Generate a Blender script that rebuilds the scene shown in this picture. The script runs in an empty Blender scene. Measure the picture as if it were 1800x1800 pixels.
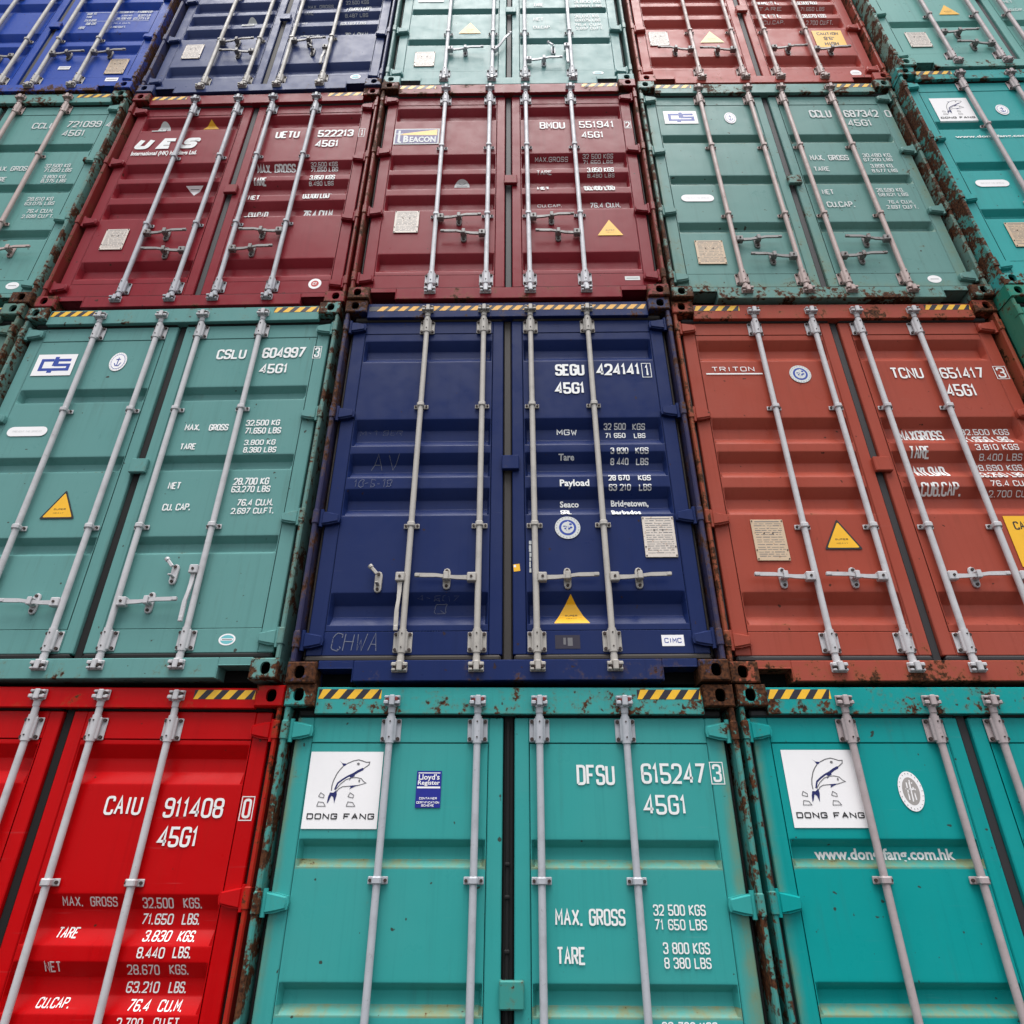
import bpy, bmesh, math, random
from mathutils import Matrix, Vector
R = math.radians
S = bpy.context.scene
COL = S.collection

# ------------------------------------------------------------------ camera
cd = bpy.data.cameras.new('camera'); cam = bpy.data.objects.new('camera', cd); COL.objects.link(cam)
rt, up, fw = (Vector((0.99994, 0.010917, 0.001141)), Vector((0.004197, -0.476321, 0.879261)).normalized(), Vector((-0.010142, 0.879204, 0.476338)))
rt = fw.cross(up).normalized(); up = rt.cross(fw).normalized(); fw.normalize()
m = Matrix((rt, up, -fw)).transposed().to_4x4(); m.translation = Vector((0.0786, -3.6237, 1.9974))
cam.matrix_world = m
cd.sensor_width = 36.0; cd.lens = 1146.25 / 1800 * 36.0; cd.clip_start = 0.05; cd.clip_end = 3000
S.camera = cam

# ------------------------------------------------------------------ overcast daylight
SUN_EL = 74.0
w = bpy.data.worlds.new('World'); S.world = w; w.use_nodes = True
nt = w.node_tree; nt.nodes.clear()
sky = nt.nodes.new('ShaderNodeTexSky'); sky.sky_type = 'NISHITA'; sky.sun_disc = False
sky.sun_elevation = R(SUN_EL); sky.sun_rotation = R(180); sky.air_density = 1.0; sky.dust_density = 2.5; sky.ozone_density = 1.0
hs = nt.nodes.new('ShaderNodeHueSaturation'); hs.inputs['Saturation'].default_value = 0.25
bg = nt.nodes.new('ShaderNodeBackground'); bg.inputs['Strength'].default_value = 0.088
wo = nt.nodes.new('ShaderNodeOutputWorld')
nt.links.new(sky.outputs[0], hs.inputs['Color']); nt.links.new(hs.outputs[0], bg.inputs[0]); nt.links.new(bg.outputs[0], wo.inputs[0])
ld = bpy.data.lights.new('sun', 'SUN'); ld.energy = 1.5; ld.angle = R(46); ld.color = (1.0, 0.98, 0.96)
sun = bpy.data.objects.new('sun', ld); COL.objects.link(sun); sun.rotation_euler = (R(90 - SUN_EL), 0, R(-4)); sun.location = (0, -20, 30)
S.view_settings.view_transform = 'Standard'; S.view_settings.look = 'None'; S.view_settings.gamma = 1.0
S.view_settings.exposure = 1.32; S.view_settings.use_curve_mapping = False
S.render.engine = 'CYCLES'

# ------------------------------------------------------------------ materials
def srgb(r, g, b):
    f = lambda c: (c / 255 / 12.92) if c / 255 <= 0.04045 else ((c / 255 + 0.055) / 1.055) ** 2.4
    return (f(r), f(g), f(b), 1.0)

class NT:
    def __init__(s, name):
        s.m = bpy.data.materials.new(name); s.m.use_nodes = True; s.t = s.m.node_tree; s.t.nodes.clear()
        s.out = s.t.nodes.new('ShaderNodeOutputMaterial'); s.b = s.t.nodes.new('ShaderNodeBsdfPrincipled')
        s.l(s.b.outputs[0], s.out.inputs[0])
    def n(s, ty, **kw):
        x = s.t.nodes.new('ShaderNode' + ty)
        for k, v in kw.items():
            if k in x.inputs.keys(): x.inputs[k].default_value = v
            else: setattr(x, k, v)
        return x
    def l(s, a, b): s.t.links.new(a, b)
    def pos(s, scale=(1, 1, 1)):
        g = s.n('NewGeometry'); mp = s.n('Mapping'); mp.inputs['Scale'].default_value = scale
        s.l(g.outputs['Position'], mp.inputs[0]); return mp.outputs[0]
    def noise(s, vec, scale, detail=4, rough=0.55):
        n = s.n('TexNoise'); n.inputs['Scale'].default_value = scale; n.inputs['Detail'].default_value = detail
        n.inputs['Roughness'].default_value = rough; s.l(vec, n.inputs['Vector']); return n.outputs['Fac']
    def math(s, op, a, b=None, c=None):
        x = s.n('Math', operation=op)
        for i, v in enumerate((a, b, c)):
            if v is None: continue
            if isinstance(v, (int, float)): x.inputs[i].default_value = v
            else: s.l(v, x.inputs[i])
        return x.outputs[0]
    def smooth(s, v, lo, hi, a=0.0, b=1.0):
        x = s.n('MapRange', interpolation_type='SMOOTHSTEP'); s.l(v, x.inputs['Value'])
        for k, q in zip(('From Min', 'From Max', 'To Min', 'To Max'), (lo, hi, a, b)): x.inputs[k].default_value = q
        return x.outputs[0]
    def mix(s, fac, a, b, mode='MIX'):
        x = s.n('Mix', data_type='RGBA', blend_type=mode)
        for i, v in ((0, fac), (6, a), (7, b)):
            if isinstance(v, (int, float)): x.inputs[i].default_value = v
            elif isinstance(v, tuple): x.inputs[i].default_value = v
            else: s.l(v, x.inputs[i])
        return x.outputs[2]
    def fin(s, col, rough, bump=None, bstr=0.3, bdist=0.004, metal=0.0, ior=1.5):
        for v, k in ((col, 'Base Color'), (rough, 'Roughness'), (metal, 'Metallic')):
            if isinstance(v, (int, float, tuple)): s.b.inputs[k].default_value = v
            else: s.l(v, s.b.inputs[k])
        s.b.inputs['IOR'].default_value = ior; s.b.inputs['Specular IOR Level'].default_value = 0.45
        if bump is not None:
            x = s.n('Bump'); x.inputs['Strength'].default_value = bstr; x.inputs['Distance'].default_value = bdist
            s.l(bump, x.inputs['Height']); s.l(x.outputs[0], s.b.inputs['Normal'])
        return s.m

def paint(name, rgb, rust=0.0, chalk=0.07, rough=0.33, wearing=0.10, streak=0.30, lip=0.0, grime=0.4):
    """old container paint: chalked, streaked, with rust where rust or the wear attribute says"""
    t = NT(name)
    p = t.pos(); big = t.noise(p, 0.9, 3); fine = t.noise(p, 38, 6, 0.65); mid = t.noise(p, 7, 6, 0.6)
    st = t.noise(t.pos((30, 30, 0.7)), 1.0, 4, 0.6)
    light = tuple(c * 0.78 + 0.22 * 0.42 for c in rgb[:3]) + (1,)
    dark = tuple(c * 0.72 for c in rgb[:3]) + (1,)
    c = t.mix(t.smooth(big, 0.35, 0.75, 0, chalk * 2.2), rgb, light)
    c = t.mix(t.smooth(st, 0.52, 0.75, 0, streak), c, dark)
    c = t.mix(t.smooth(fine, 0.62, 0.8, 0, 0.25), c, dark)
    c = t.mix(t.smooth(t.noise(t.pos((2.6, 2.6, 70)), 1.0, 3, 0.6), 0.66, 0.78, 0, 0.30), c, light)
    at = t.n('Attribute', attribute_name='wear')
    v = t.math('MULTIPLY_ADD', mid, 0.62, t.math('MULTIPLY', fine, 0.38))
    v = t.math('ADD', v, t.math('MULTIPLY', at.outputs['Fac'], wearing))
    v = t.math('ADD', v, t.math('MULTIPLY', t.math('SUBTRACT', big, 0.5), 0.28))
    th = 0.80 - rust * 0.40
    mask = t.smooth(v, th, th + 0.045)
    halo = t.smooth(v, th - 0.06, th + 0.02, 0, 0.5)
    run = t.smooth(t.math('ADD', t.math('MULTIPLY', t.noise(t.pos((22, 22, 1.1)), 1.0, 5, 0.65), 0.7), t.math('MULTIPLY', t.noise(p, 3.1, 4), 0.3)), 0.53, 0.70, 0, grime)
    rc = t.mix(t.smooth(t.noise(p, 60, 4), 0.3, 0.7), srgb(38, 24, 19), srgb(98, 60, 38))
    stain = tuple(a * 0.55 + b * 0.45 for a, b in zip(rgb, srgb(120, 96, 50)))
    c = t.mix(run, c, tuple(a * 0.62 + b * 0.22 for a, b in zip(rgb, srgb(90, 70, 46))))
    c = t.mix(halo, c, stain)
    if lip: c = t.mix(t.math('MULTIPLY', t.smooth(at.outputs['Fac'], 0.45, 1.0), t.smooth(t.math('ADD', mid, t.math('MULTIPLY', st, 0.5)), 0.55, 0.95, lip * 0.25, lip)), c, srgb(134, 128, 82))
    c = t.mix(mask, c, rc)
    c = t.mix(t.smooth(t.noise(p, 24, 1.5, 0.5), 0.755 - rust * 0.05, 0.785 - rust * 0.05, 0, 0.85), c, srgb(58, 40, 30))
    ro = t.math('ADD', t.smooth(mid, 0.3, 0.7, rough - 0.06, rough + 0.1), t.math('MULTIPLY', mask, 0.35))
    h = t.math('ADD', t.math('MULTIPLY', t.noise(p, 2.6, 2), 1.0), t.math('MULTIPLY', t.math('SUBTRACT', fine, mask), 0.05))
    return t.fin(c, ro, h, 0.17, 0.02, ior=1.23)

def steel(name, rgb, rust=0.0):
    t = NT(name); p = t.pos(); a = t.noise(p, 11, 6, 0.65); b = t.noise(p, 75, 4, 0.6)
    c = t.mix(t.smooth(a, 0.4, 0.75, 0, 0.5), rgb, tuple(x * 0.62 for x in rgb[:3]) + (1,))
    c = t.mix(t.smooth(b, 0.6, 0.78, 0, 0.4), c, srgb(70, 62, 58))
    v = t.math('ADD', t.math('MULTIPLY', a, 0.6), t.math('MULTIPLY', b, 0.4)); th = 0.70 - rust * 0.3
    mk = t.smooth(v, th, th + 0.05)
    c = t.mix(mk, c, srgb(92, 48, 30))
    return t.fin(c, t.smooth(a, 0.3, 0.7, 0.36, 0.55), b, 0.15, 0.002, metal=0.0)

def plain(name, rgb, rough=0.5, speck=None, amt=0.0, scale=40.0):
    t = NT(name); p = t.pos(); a = t.noise(p, scale, 5, 0.6)
    c = t.mix(t.smooth(a, 0.35, 0.8, 0, 0.22), rgb, tuple(x * 0.6 for x in rgb[:3]) + (1,))
    if speck: c = t.mix(t.smooth(t.noise(p, scale * 1.6, 6, 0.7), 0.70 - amt * 0.3, 0.76 - amt * 0.3), c, speck)
    return t.fin(c, rough)

M = {}
M['white'] = plain('white_lettering_paint', srgb(240, 240, 238), 0.5)
M['dullwhite'] = plain('weathered_white_paint', srgb(212, 214, 212), 0.5, srgb(170, 150, 130), 0.08)
M['film'] = plain('white_vinyl', srgb(249, 246, 246), 0.45, scale=1.5)
M['navy'] = plain('navy_print', srgb(22, 30, 96), 0.45)
M['blue'] = plain('blue_print', srgb(24, 62, 158), 0.45)
M['royal'] = plain('royal_blue_vinyl', srgb(16, 30, 140), 0.45)
M['greyink'] = plain('grey_print', srgb(112, 110, 112), 0.5)
M['palegrey'] = plain('pale_grey_print', srgb(164, 158, 154), 0.5)
M['black'] = plain('black_print', srgb(24, 22, 26), 0.5)
M['yellow'] = plain('yellow_vinyl', srgb(247, 186, 28), 0.4, scale=9)
M['paleyellow'] = plain('faded_yellow_vinyl', srgb(246, 226, 150), 0.45, scale=9)
M['redink'] = plain('red_print', srgb(190, 40, 36), 0.5)
M['cyan'] = plain('cyan_print', srgb(110, 190, 196), 0.5)
M['violet'] = plain('violet_print', srgb(62, 52, 120), 0.5)
M['chalk'] = plain('chalk', srgb(112, 116, 132), 0.9, srgb(40, 46, 92), .5, 60)
M['brown'] = plain('brown_glue_residue', srgb(46, 42, 58), 0.7)
M['plate'] = plain('aged_aluminium', srgb(220, 208, 196), 0.42, srgb(160, 120, 90), 0.35, 34)
M['plate_tan'] = plain('rust_stained_plate', srgb(206, 180, 150), 0.5, srgb(150, 104, 66), 0.28, 22)
M['hole'] = plain('painted_hole_shade', srgb(5, 4, 4), 1.0)  # near-black colour painted in for the shade inside casting holes and sill pockets
M['bolt'] = plain('dark_rusty_bolt', srgb(58, 44, 40), 0.7)
M['rubber'] = plain('black_rubber', srgb(8, 7, 7), 0.8)
M['rubber_brown'] = plain('brown_dusty_rubber', srgb(50, 44, 40), 0.65)
M['rubber_grey'] = plain('grey_dusty_rubber', srgb(40, 38, 40), 0.6)
M['tape_yellow'] = plain('reflective_yellow', srgb(246, 190, 40), 0.4, srgb(120, 80, 40), 0.1)
M['tape_black'] = plain('tape_black', srgb(34, 30, 44), 0.45)
M['tape_gold'] = plain('reflective_gold', srgb(240, 178, 70), 0.4, srgb(120, 80, 40), 0.1)
def asphalt():
    t = NT('terminal_asphalt'); p = t.pos(); a = t.noise(p, 45, 8, 0.7); b = t.noise(p, 0.35, 5)
    c = t.mix(t.smooth(a, 0.3, 0.7), srgb(34, 34, 34), srgb(62, 61, 60)); c = t.mix(t.smooth(b, 0.4, 0.7, 0, 0.6), c, srgb(38, 37, 37))
    return t.fin(c, 0.85, a, 0.5, 0.01)
M['asphalt'] = asphalt()

# ------------------------------------------------------------------ mesh helpers
class MB:
    """collects bevelled boxes, tubes and sheets, then links them as one mesh object"""
    def __init__(s): s.v = []; s.f = []; s.mi = []; s.w = {}
    def add(s, vs, fs, mi=0):
        o = len(s.v); s.v += [tuple(v) for v in vs]; s.f += [tuple(i + o for i in f) for f in fs]; s.mi += [mi] * len(fs); return o
    def box(s, x0, x1, y0, y1, z0, z1, b=0.004, mi=0, xf=None):
        if x0 > x1: x0, x1 = x1, x0
        b = min(b, (x1 - x0) * .45, (y1 - y0) * .45, (z1 - z0) * .45)
        V = []; I = {}
        for sx in (0, 1):
            for sy in (0, 1):
                for sz in (0, 1):
                    for ax in range(3):
                        p = [(x0, x1)[sx], (y0, y1)[sy], (z0, z1)[sz]]; d = [(b, -b)[sx], (b, -b)[sy], (b, -b)[sz]]
                        for k in range(3):
                            if k != ax: p[k] += d[k]
                        I[(sx, sy, sz, ax)] = len(V); V.append(Vector(p))
        F = []
        for ax in range(3):
            o = [k for k in range(3) if k != ax]
            for s_ in (0, 1):
                q = []
                for a, c in ((0, 0), (1, 0), (1, 1), (0, 1)):
                    k = [0, 0, 0]; k[ax] = s_; k[o[0]] = a; k[o[1]] = c; q.append(I[(*k, ax)])
                F.append(q)
            for a in (0, 1):
                for c in (0, 1):
                    k0 = [0, 0, 0]; k0[o[0]] = a; k0[o[1]] = c; k1 = list(k0); k1[ax] = 1
                    F.append([I[(*k0, o[0])], I[(*k1, o[0])], I[(*k1, o[1])], I[(*k0, o[1])]])
        for sx in (0, 1):
            for sy in (0, 1):
                for sz in (0, 1): F.append([I[(sx, sy, sz, 0)], I[(sx, sy, sz, 1)], I[(sx, sy, sz, 2)]])
        cc = Vector(((x0 + x1) / 2, (y0 + y1) / 2, (z0 + z1) / 2))
        G = []
        for f in F:
            n = (V[f[1]] - V[f[0]]).cross(V[f[2]] - V[f[0]]); m_ = sum((V[i] for i in f), Vector()) / len(f)
            G.append(f if n.dot(m_ - cc) >= 0 else f[::-1])
        if xf: V = [xf @ v for v in V]
        return s.add(V, G, mi)
    def tube(s, x, y, z0, z1, r, n=14, mi=0, xf=None, cap=True):
        V = []
        for z in (z0, z1):
            for i in range(n): a = 2 * math.pi * i / n; V.append(Vector((x + r * math.cos(a), y + r * math.sin(a), z)))
        F = [[i, (i + 1) % n, n + (i + 1) % n, n + i] for i in range(n)]
        if cap: F += [list(range(n))[::-1], list(range(n, 2 * n))]
        if xf: V = [xf @ v for v in V]
        return s.add(V, F, mi)
    def prism(s, pts, y0, y1, cham=0.0, mi=0):
        """outline in x, z (anticlockwise seen from -y) from y0 (front) to y1"""
        n = len(pts); c = Vector((sum(p[0] for p in pts) / n, sum(p[1] for p in pts) / n))
        V = []
        for x, z in pts:
            d = Vector((x, z)) - c; k = max(0.0, 1 - cham / max(d.length, 1e-6)); V.append((c[0] + d[0] * k, y0, c[1] + d[1] * k))
        V += [(x, y0 + cham, z) for x, z in pts] + [(x, y1, z) for x, z in pts]
        F = [list(range(n))] + [[i, n + i, n + (i + 1) % n, (i + 1) % n] for i in range(n)] + [[n + i, 2 * n + i, 2 * n + (i + 1) % n, n + (i + 1) % n] for i in range(n)]
        F += [list(range(2 * n, 3 * n))[::-1]]
        return s.add(V, F, mi)
    def mesh(s, name, mats, smooth=True, ang=32):
        me = bpy.data.meshes.new(name); me.from_pydata([tuple(v) for v in s.v], [], s.f)
        for m_ in mats: me.materials.append(m_)
        me.polygons.foreach_set('material_index', s.mi)
        if s.w:
            at = me.attributes.new('wear', 'FLOAT', 'POINT'); vals = [s.w.get(i, 0.0) for i in range(len(s.v))]; at.data.foreach_set('value', vals)
        if smooth:
            me.polygons.foreach_set('use_smooth', [True] * len(me.polygons)); me.update(); me.set_sharp_from_angle(angle=R(ang))
        me.update(); return me

def link(name, me, parent, mats=None, loc=(0, 0, 0), rot=(0, 0, 0), label=None):
    o = bpy.data.objects.new(name, me); COL.objects.link(o); o.parent = parent; o.location = loc; o.rotation_euler = rot
    if mats:
        for i, m_ in enumerate(mats):
            if m_ is not None and i < len(o.material_slots): o.material_slots[i].link = 'OBJECT'; o.material_slots[i].material = m_
    if label: o['label'] = label
    return o

# ------------------------------------------------------------------ stencil alphabet (grid 4 wide, 8 high; * rounds a corner)
GL = {
 'A': ['00 28 40', '13 33'], 'B': [[(0, 0), (0, 8), (4, 8, 1), (4, 5), (3, 4.1), (4, 3.2), (4, 0, 1), (0, 0)], [(0, 4.1), (3, 4.1)]], 'C': ['46 48* 08* 00* 40* 42'], 'D': ['00 08 48* 40* 00'],
 'E': ['48 08 00 40', '04 34'], 'F': ['00 08 48', '04 34'], 'G': ['46 48* 08* 00* 40* 44 24'], 'H': ['00 08', '40 48', '04 44'],
 'I': ['10 18'], 'J': ['48 40* 00* 02'], 'K': ['00 08', '48 04 40'], 'L': ['08 00 40'], 'M': ['00 08 23 48 40'], 'N': ['00 08 40 48'],
 'O': ['04 08* 48* 40* 00* 04'], 'P': ['00 08 48* 44* 04'], 'Q': ['04 08* 48* 40* 00* 04', '22 40'], 'R': ['00 08 48* 44* 04', '24 40'],
 'S': ['46 48* 08* 04* 44* 40* 00* 02'], 'T': ['08 48', '28 20'], 'U': ['08 00* 40* 48'], 'V': ['08 20 48'], 'W': ['08 10 25 30 48'],
 'X': ['00 48', '08 40'], 'Y': ['08 24 48', '24 20'], 'Z': ['08 48 00 40'],
 '0': ['04 08* 48* 40* 00* 04'], '1': ['06 18 10'], '2': ['06 08* 48* 44* 00 40'], '3': [[(0, 6), (0, 8, 1), (4, 8, 1), (4, 5), (3, 4.1), (4, 3.2), (4, 0, 1), (0, 0, 1), (0, 2)], [(1.4, 4.1), (3, 4.1)]],
 '4': ['30 38 02 42'], '5': ['48 08 04 44* 40* 00* 02'], '6': ['46 48* 08* 00* 40* 44* 04'], '7': ['08 48 10'],
 '8': [[(1, 4.1), (0, 5), (0, 8, 1), (4, 8, 1), (4, 5), (3, 4.1), (4, 3.2), (4, 0, 1), (0, 0, 1), (0, 3.2), (1, 4.1)], [(1, 4.1), (3, 4.1)]], '9': ['44 04* 08* 48* 40* 00* 02'], '-': ['04 34'], '/': ['00 48'], "'": ['18 16'], '"': ['08 06', '28 26'], '(': ['28* 08* 00* 20'],
}
WID = {'I': 2, '1': 2, '.': 0.6, ',': 0.6, ' ': 1.6, "'": 1, '"': 2, '(': 2}
def glyph_lines(ch, x0, z0, ux, uz):
    out = []
    for path in GL.get(ch, []):
        pts = [(float(t[0]), float(t[1]), '*' in t) for t in path.split()] if isinstance(path, str) else [(p[0], p[1], len(p) > 2) for p in path]; res = []
        for i, (a, b, r) in enumerate(pts):
            P = Vector((x0 + a * ux, z0 + b * uz))
            if r and 0 < i < len(pts) - 1:
                A = Vector((x0 + pts[i - 1][0] * ux, z0 + pts[i - 1][1] * uz)); B = Vector((x0 + pts[i + 1][0] * ux, z0 + pts[i + 1][1] * uz))
                rr = min(1.7 * ux, 1.7 * uz, (A - P).length * .5, (B - P).length * .5)
                p0 = P + (A - P).normalized() * rr; p1 = P + (B - P).normalized() * rr
                for k in range(4):
                    t = k / 3; res.append(p0 * (1 - t) ** 2 + P * 2 * t * (1 - t) + p1 * t * t)
            else: res.append(P)
        out.append(res)
    return out

class Flat:
    """flat print: polygons in x, z with a layer number, later laid on the door's surface"""
    def __init__(s): s.v = []; s.f = []; s.mi = []; s.lay = 0
    def poly(s, pts, mi=0, layer=None):
        if layer is None: s.lay += 1; layer = s.lay * 0.4
        a = sum(pts[i][0] * pts[(i + 1) % len(pts)][1] - pts[(i + 1) % len(pts)][0] * pts[i][1] for i in range(len(pts)))
        if a < 0: pts = pts[::-1]
        o = len(s.v); s.v += [(p[0], -layer * 0.0004, p[1]) for p in pts]; s.f.append(list(range(o, o + len(pts)))); s.mi.append(mi)
    def rect(s, x0, z0, w, h, mi=0, layer=None): s.poly([(x0, z0), (x0 + w, z0), (x0 + w, z0 + h), (x0, z0 + h)], mi, layer)
    def ell(s, cx, cz, rx, rz, mi=0, layer=None, n=28): s.poly([(cx + rx * math.cos(2 * math.pi * i / n), cz + rz * math.sin(2 * math.pi * i / n)) for i in range(n)], mi, layer)
    def ribbon(s, pts, w, mi=0, layer=None):
        if layer is None: s.lay += 1; layer = 1 + s.lay * 0.25
        pts = [Vector(p) for p in pts]; n = len(pts)
        if n < 2: return
        L, Rr = [], []
        for i in range(n):
            d0 = (pts[i] - pts[i - 1]).normalized() if i else None; d1 = (pts[i + 1] - pts[i]).normalized() if i < n - 1 else None
            if d0 is None: d0 = d1
            if d1 is None: d1 = d0
            t = d0 + d1; t = t.normalized() if t.length > 1e-3 else d0; nn = Vector((-t[1], t[0])); k = 1 / max(0.5, abs(nn.dot(Vector((-d0[1], d0[0])))))
            L.append(pts[i] + nn * w / 2 * k); Rr.append(pts[i] - nn * w / 2 * k)
        o = len(s.v); s.v += [(p[0], -layer * 0.0004, p[1]) for p in L + Rr]
        for i in range(n - 1): s.f.append([o + i, o + n + i, o + n + i + 1, o + i + 1]); s.mi.append(mi)
    def text(s, txt, x0, z0, w, h, mi=0, sw=0.13, skew=0.0, jit=0.0, base=0.0):
        gap = 1.9; W = [WID.get(c, 4) for c in txt]; units = sum(W) + gap * (len(txt) - 1)
        st = sw * h; ux = (w - st * 0.9) / max(units, 1); gx = ux
        st = min(st, (ux * gap + 0) * 0.95 + ux * 0.6) if len(txt) > 1 else st
        uz = (h - st) / 8; x = x0 + st * 0.45
        for c, wd in zip(txt, W):
            if c in '.,': s.lay += 1; s.rect(x - st * .5, z0, st * 1.05, st * 1.15, mi, 1 + base + s.lay * .25)
            else:
                for ln in glyph_lines(c, x, z0 + st / 2, gx, uz):
                    if jit: ln = [p + Vector((random.uniform(-jit, jit), random.uniform(-jit, jit))) for p in ln]
                    if skew: ln = [Vector((p[0] + (p[1] - z0) * skew, p[1])) for p in ln]
                    s.lay += 1; s.ribbon(ln, st, mi, 1 + base + (s.lay % 12) * .25)
            x += (wd + gap) * gx

_capk = {}
def font_polys(txt, bold=0.02):
    """lower-case lettering from Blender's built-in typeface, as flat polygons"""
    cu = bpy.data.curves.new('type', 'FONT'); cu.body = txt; cu.size = 1.0; cu.resolution_u = 2; cu.offset = bold; cu.fill_mode = 'BOTH'
    o = bpy.data.objects.new('type', cu); COL.objects.link(o); bpy.context.view_layer.update()
    me = bpy.data.meshes.new_from_object(o.evaluated_get(bpy.context.evaluated_depsgraph_get()))
    v = [(a.co.x, a.co.y) for a in me.vertices]; f = [list(p.vertices) for p in me.polygons]
    bpy.data.objects.remove(o); bpy.data.curves.remove(cu); bpy.data.meshes.remove(me)
    return v, f
def add_font(fl, txt, x0, z0, w, h, mi=0, bold=0.02, layer=3.0):
    v, f = font_polys(txt, bold); xa = min(p[0] for p in v); xb = max(p[0] for p in v)
    sx = w / (xb - xa); sz = h / 0.72
    o = len(fl.v); fl.v += [(x0 + (p[0] - xa) * sx, -layer * .0004, z0 + p[1] * sz) for p in v]
    for q in f: fl.f.append([i + o for i in q]); fl.mi.append(mi)

# ------------------------------------------------------------------ container parts (local frame: x right, y into the stack, z up)
YD = 0.07            # depth of the door skin behind the corner castings
HH = 2.890
PA, PB = 0.112, 1.055   # corrugated panel from .. to (from the middle of the container)
TD = 0.050

def casting_mesh():
    mb = MB(); W, D, Hc = 0.162, 0.178, 0.118; n = 16; b = 0.007
    # local: x 0..W (inner to outer mirrored by caller), z 0..Hc, front y = 0
    cx, cz = 0.0895, 0.060
    hole = [(cx + 0.029 * math.copysign(abs(math.cos(a)) ** .8, math.cos(a)), cz + 0.036 * math.copysign(abs(math.sin(a)) ** .8, math.sin(a))) for a in [2 * math.pi * i / n for i in range(n)]]
    def rim(e):
        out = []
        for i in range(n):
            a = 2 * math.pi * i / n; dx, dz = math.cos(a), math.sin(a); t = 1e9
            if dx > 1e-6: t = min(t, (W - e - cx) / dx)
            if dx < -1e-6: t = min(t, (e - cx) / dx)
            if dz > 1e-6: t = min(t, (Hc - e - cz) / dz)
            if dz < -1e-6: t = min(t, (e - cz) / dz)
            out.append([cx + dx * t, cz + dz * t])
        for (qx, qz) in ((e, e), (W - e, e), (e, Hc - e), (W - e, Hc - e)):
            j = min(range(n), key=lambda i: (out[i][0] - qx) ** 2 + (out[i][1] - qz) ** 2); out[j] = [qx, qz]
        return out
    r0, r1 = rim(b), rim(0)
    V = [(p[0], 0, p[1]) for p in hole] + [(p[0], 0, p[1]) for p in r0] + [(p[0], b, p[1]) for p in r1] + [(p[0], D, p[1]) for p in r1]
    V += [(p[0], 0.022, p[1]) for p in hole]
    F = []
    for k in range(3): F += [[k * n + i, (k + 1) * n + i, (k + 1) * n + (i + 1) % n, k * n + (i + 1) % n] for i in range(n)]
    F += [[3 * n + i for i in range(n)]]
    o = mb.add(V, F)
    mb.add([V[i] for i in range(n)] + [V[4 * n + i] for i in range(n)], [[i, (i + 1) % n, n + (i + 1) % n, n + i] for i in range(n)])
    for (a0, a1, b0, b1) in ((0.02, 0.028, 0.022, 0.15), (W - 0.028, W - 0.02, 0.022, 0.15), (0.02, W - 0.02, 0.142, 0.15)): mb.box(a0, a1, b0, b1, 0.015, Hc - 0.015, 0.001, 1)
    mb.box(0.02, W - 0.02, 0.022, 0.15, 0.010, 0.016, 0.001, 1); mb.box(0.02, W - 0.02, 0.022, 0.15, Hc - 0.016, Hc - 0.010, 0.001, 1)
    for i in list(range(n, 3 * n)): mb.w[i] = 0.6
    return mb
def mirrored(mb, sx, dx):
    q = MB(); q.v = [(v[0] * sx + dx, v[1], v[2]) for v in mb.v]; q.f = [f[::-1] for f in mb.f] if sx < 0 else list(mb.f); q.mi = list(mb.mi); q.w = dict(mb.w); return q

def post_mb(s):
    mb = MB(); X = lambda a, b: (s * a, s * b)
    x0, x1 = X(1.186, 1.214); mb.box(x0, x1, 0.012, 0.167, 0.116, HH - 0.116, 0.008)
    x0, x1 = X(1.09, 1.188); mb.box(x0, x1, 0.168, 0.177, 0.116, HH - 0.116, 0.003)
    for z in (0.25, 1.04, 1.855, 2.65):
        x0, x1 = X(1.180, 1.2165); mb.box(x0, x1, 0.006, 0.06, z - 0.050, z + 0.050, 0.006)
    for i in range(len(mb.v)): mb.w[i] = 0.3
    return mb

def hinge_mb(s):
    mb = MB(); pts = [(0.0, -0.046), (0.0, 0.046), (-0.045, 0.043), (-0.112, 0.027), (-0.118, 0.0), (-0.112, -0.028), (-0.05, -0.044)]
    pts = [(s * a, b) for a, b in pts]
    if s > 0: pts = pts[::-1] if sum(pts[i][0] * pts[(i + 1) % 7][1] - pts[(i + 1) % 7][0] * pts[i][1] for i in range(7)) < 0 else pts
    else: pts = pts[::-1] if sum(pts[i][0] * pts[(i + 1) % 7][1] - pts[(i + 1) % 7][0] * pts[i][1] for i in range(7)) < 0 else pts
    mb.prism(pts, 0.040, 0.068, 0.005)
    mb.prism([(p[0] * 1.0, p[1] * 1.0) for p in pts], 0.030, 0.039, 0.014)
    mb.tube(s * 0.002, 0.045, -0.060, 0.060, 0.013, 10)
    for i in range(len(mb.v)): mb.w[i] = 0.25
    return mb

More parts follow.
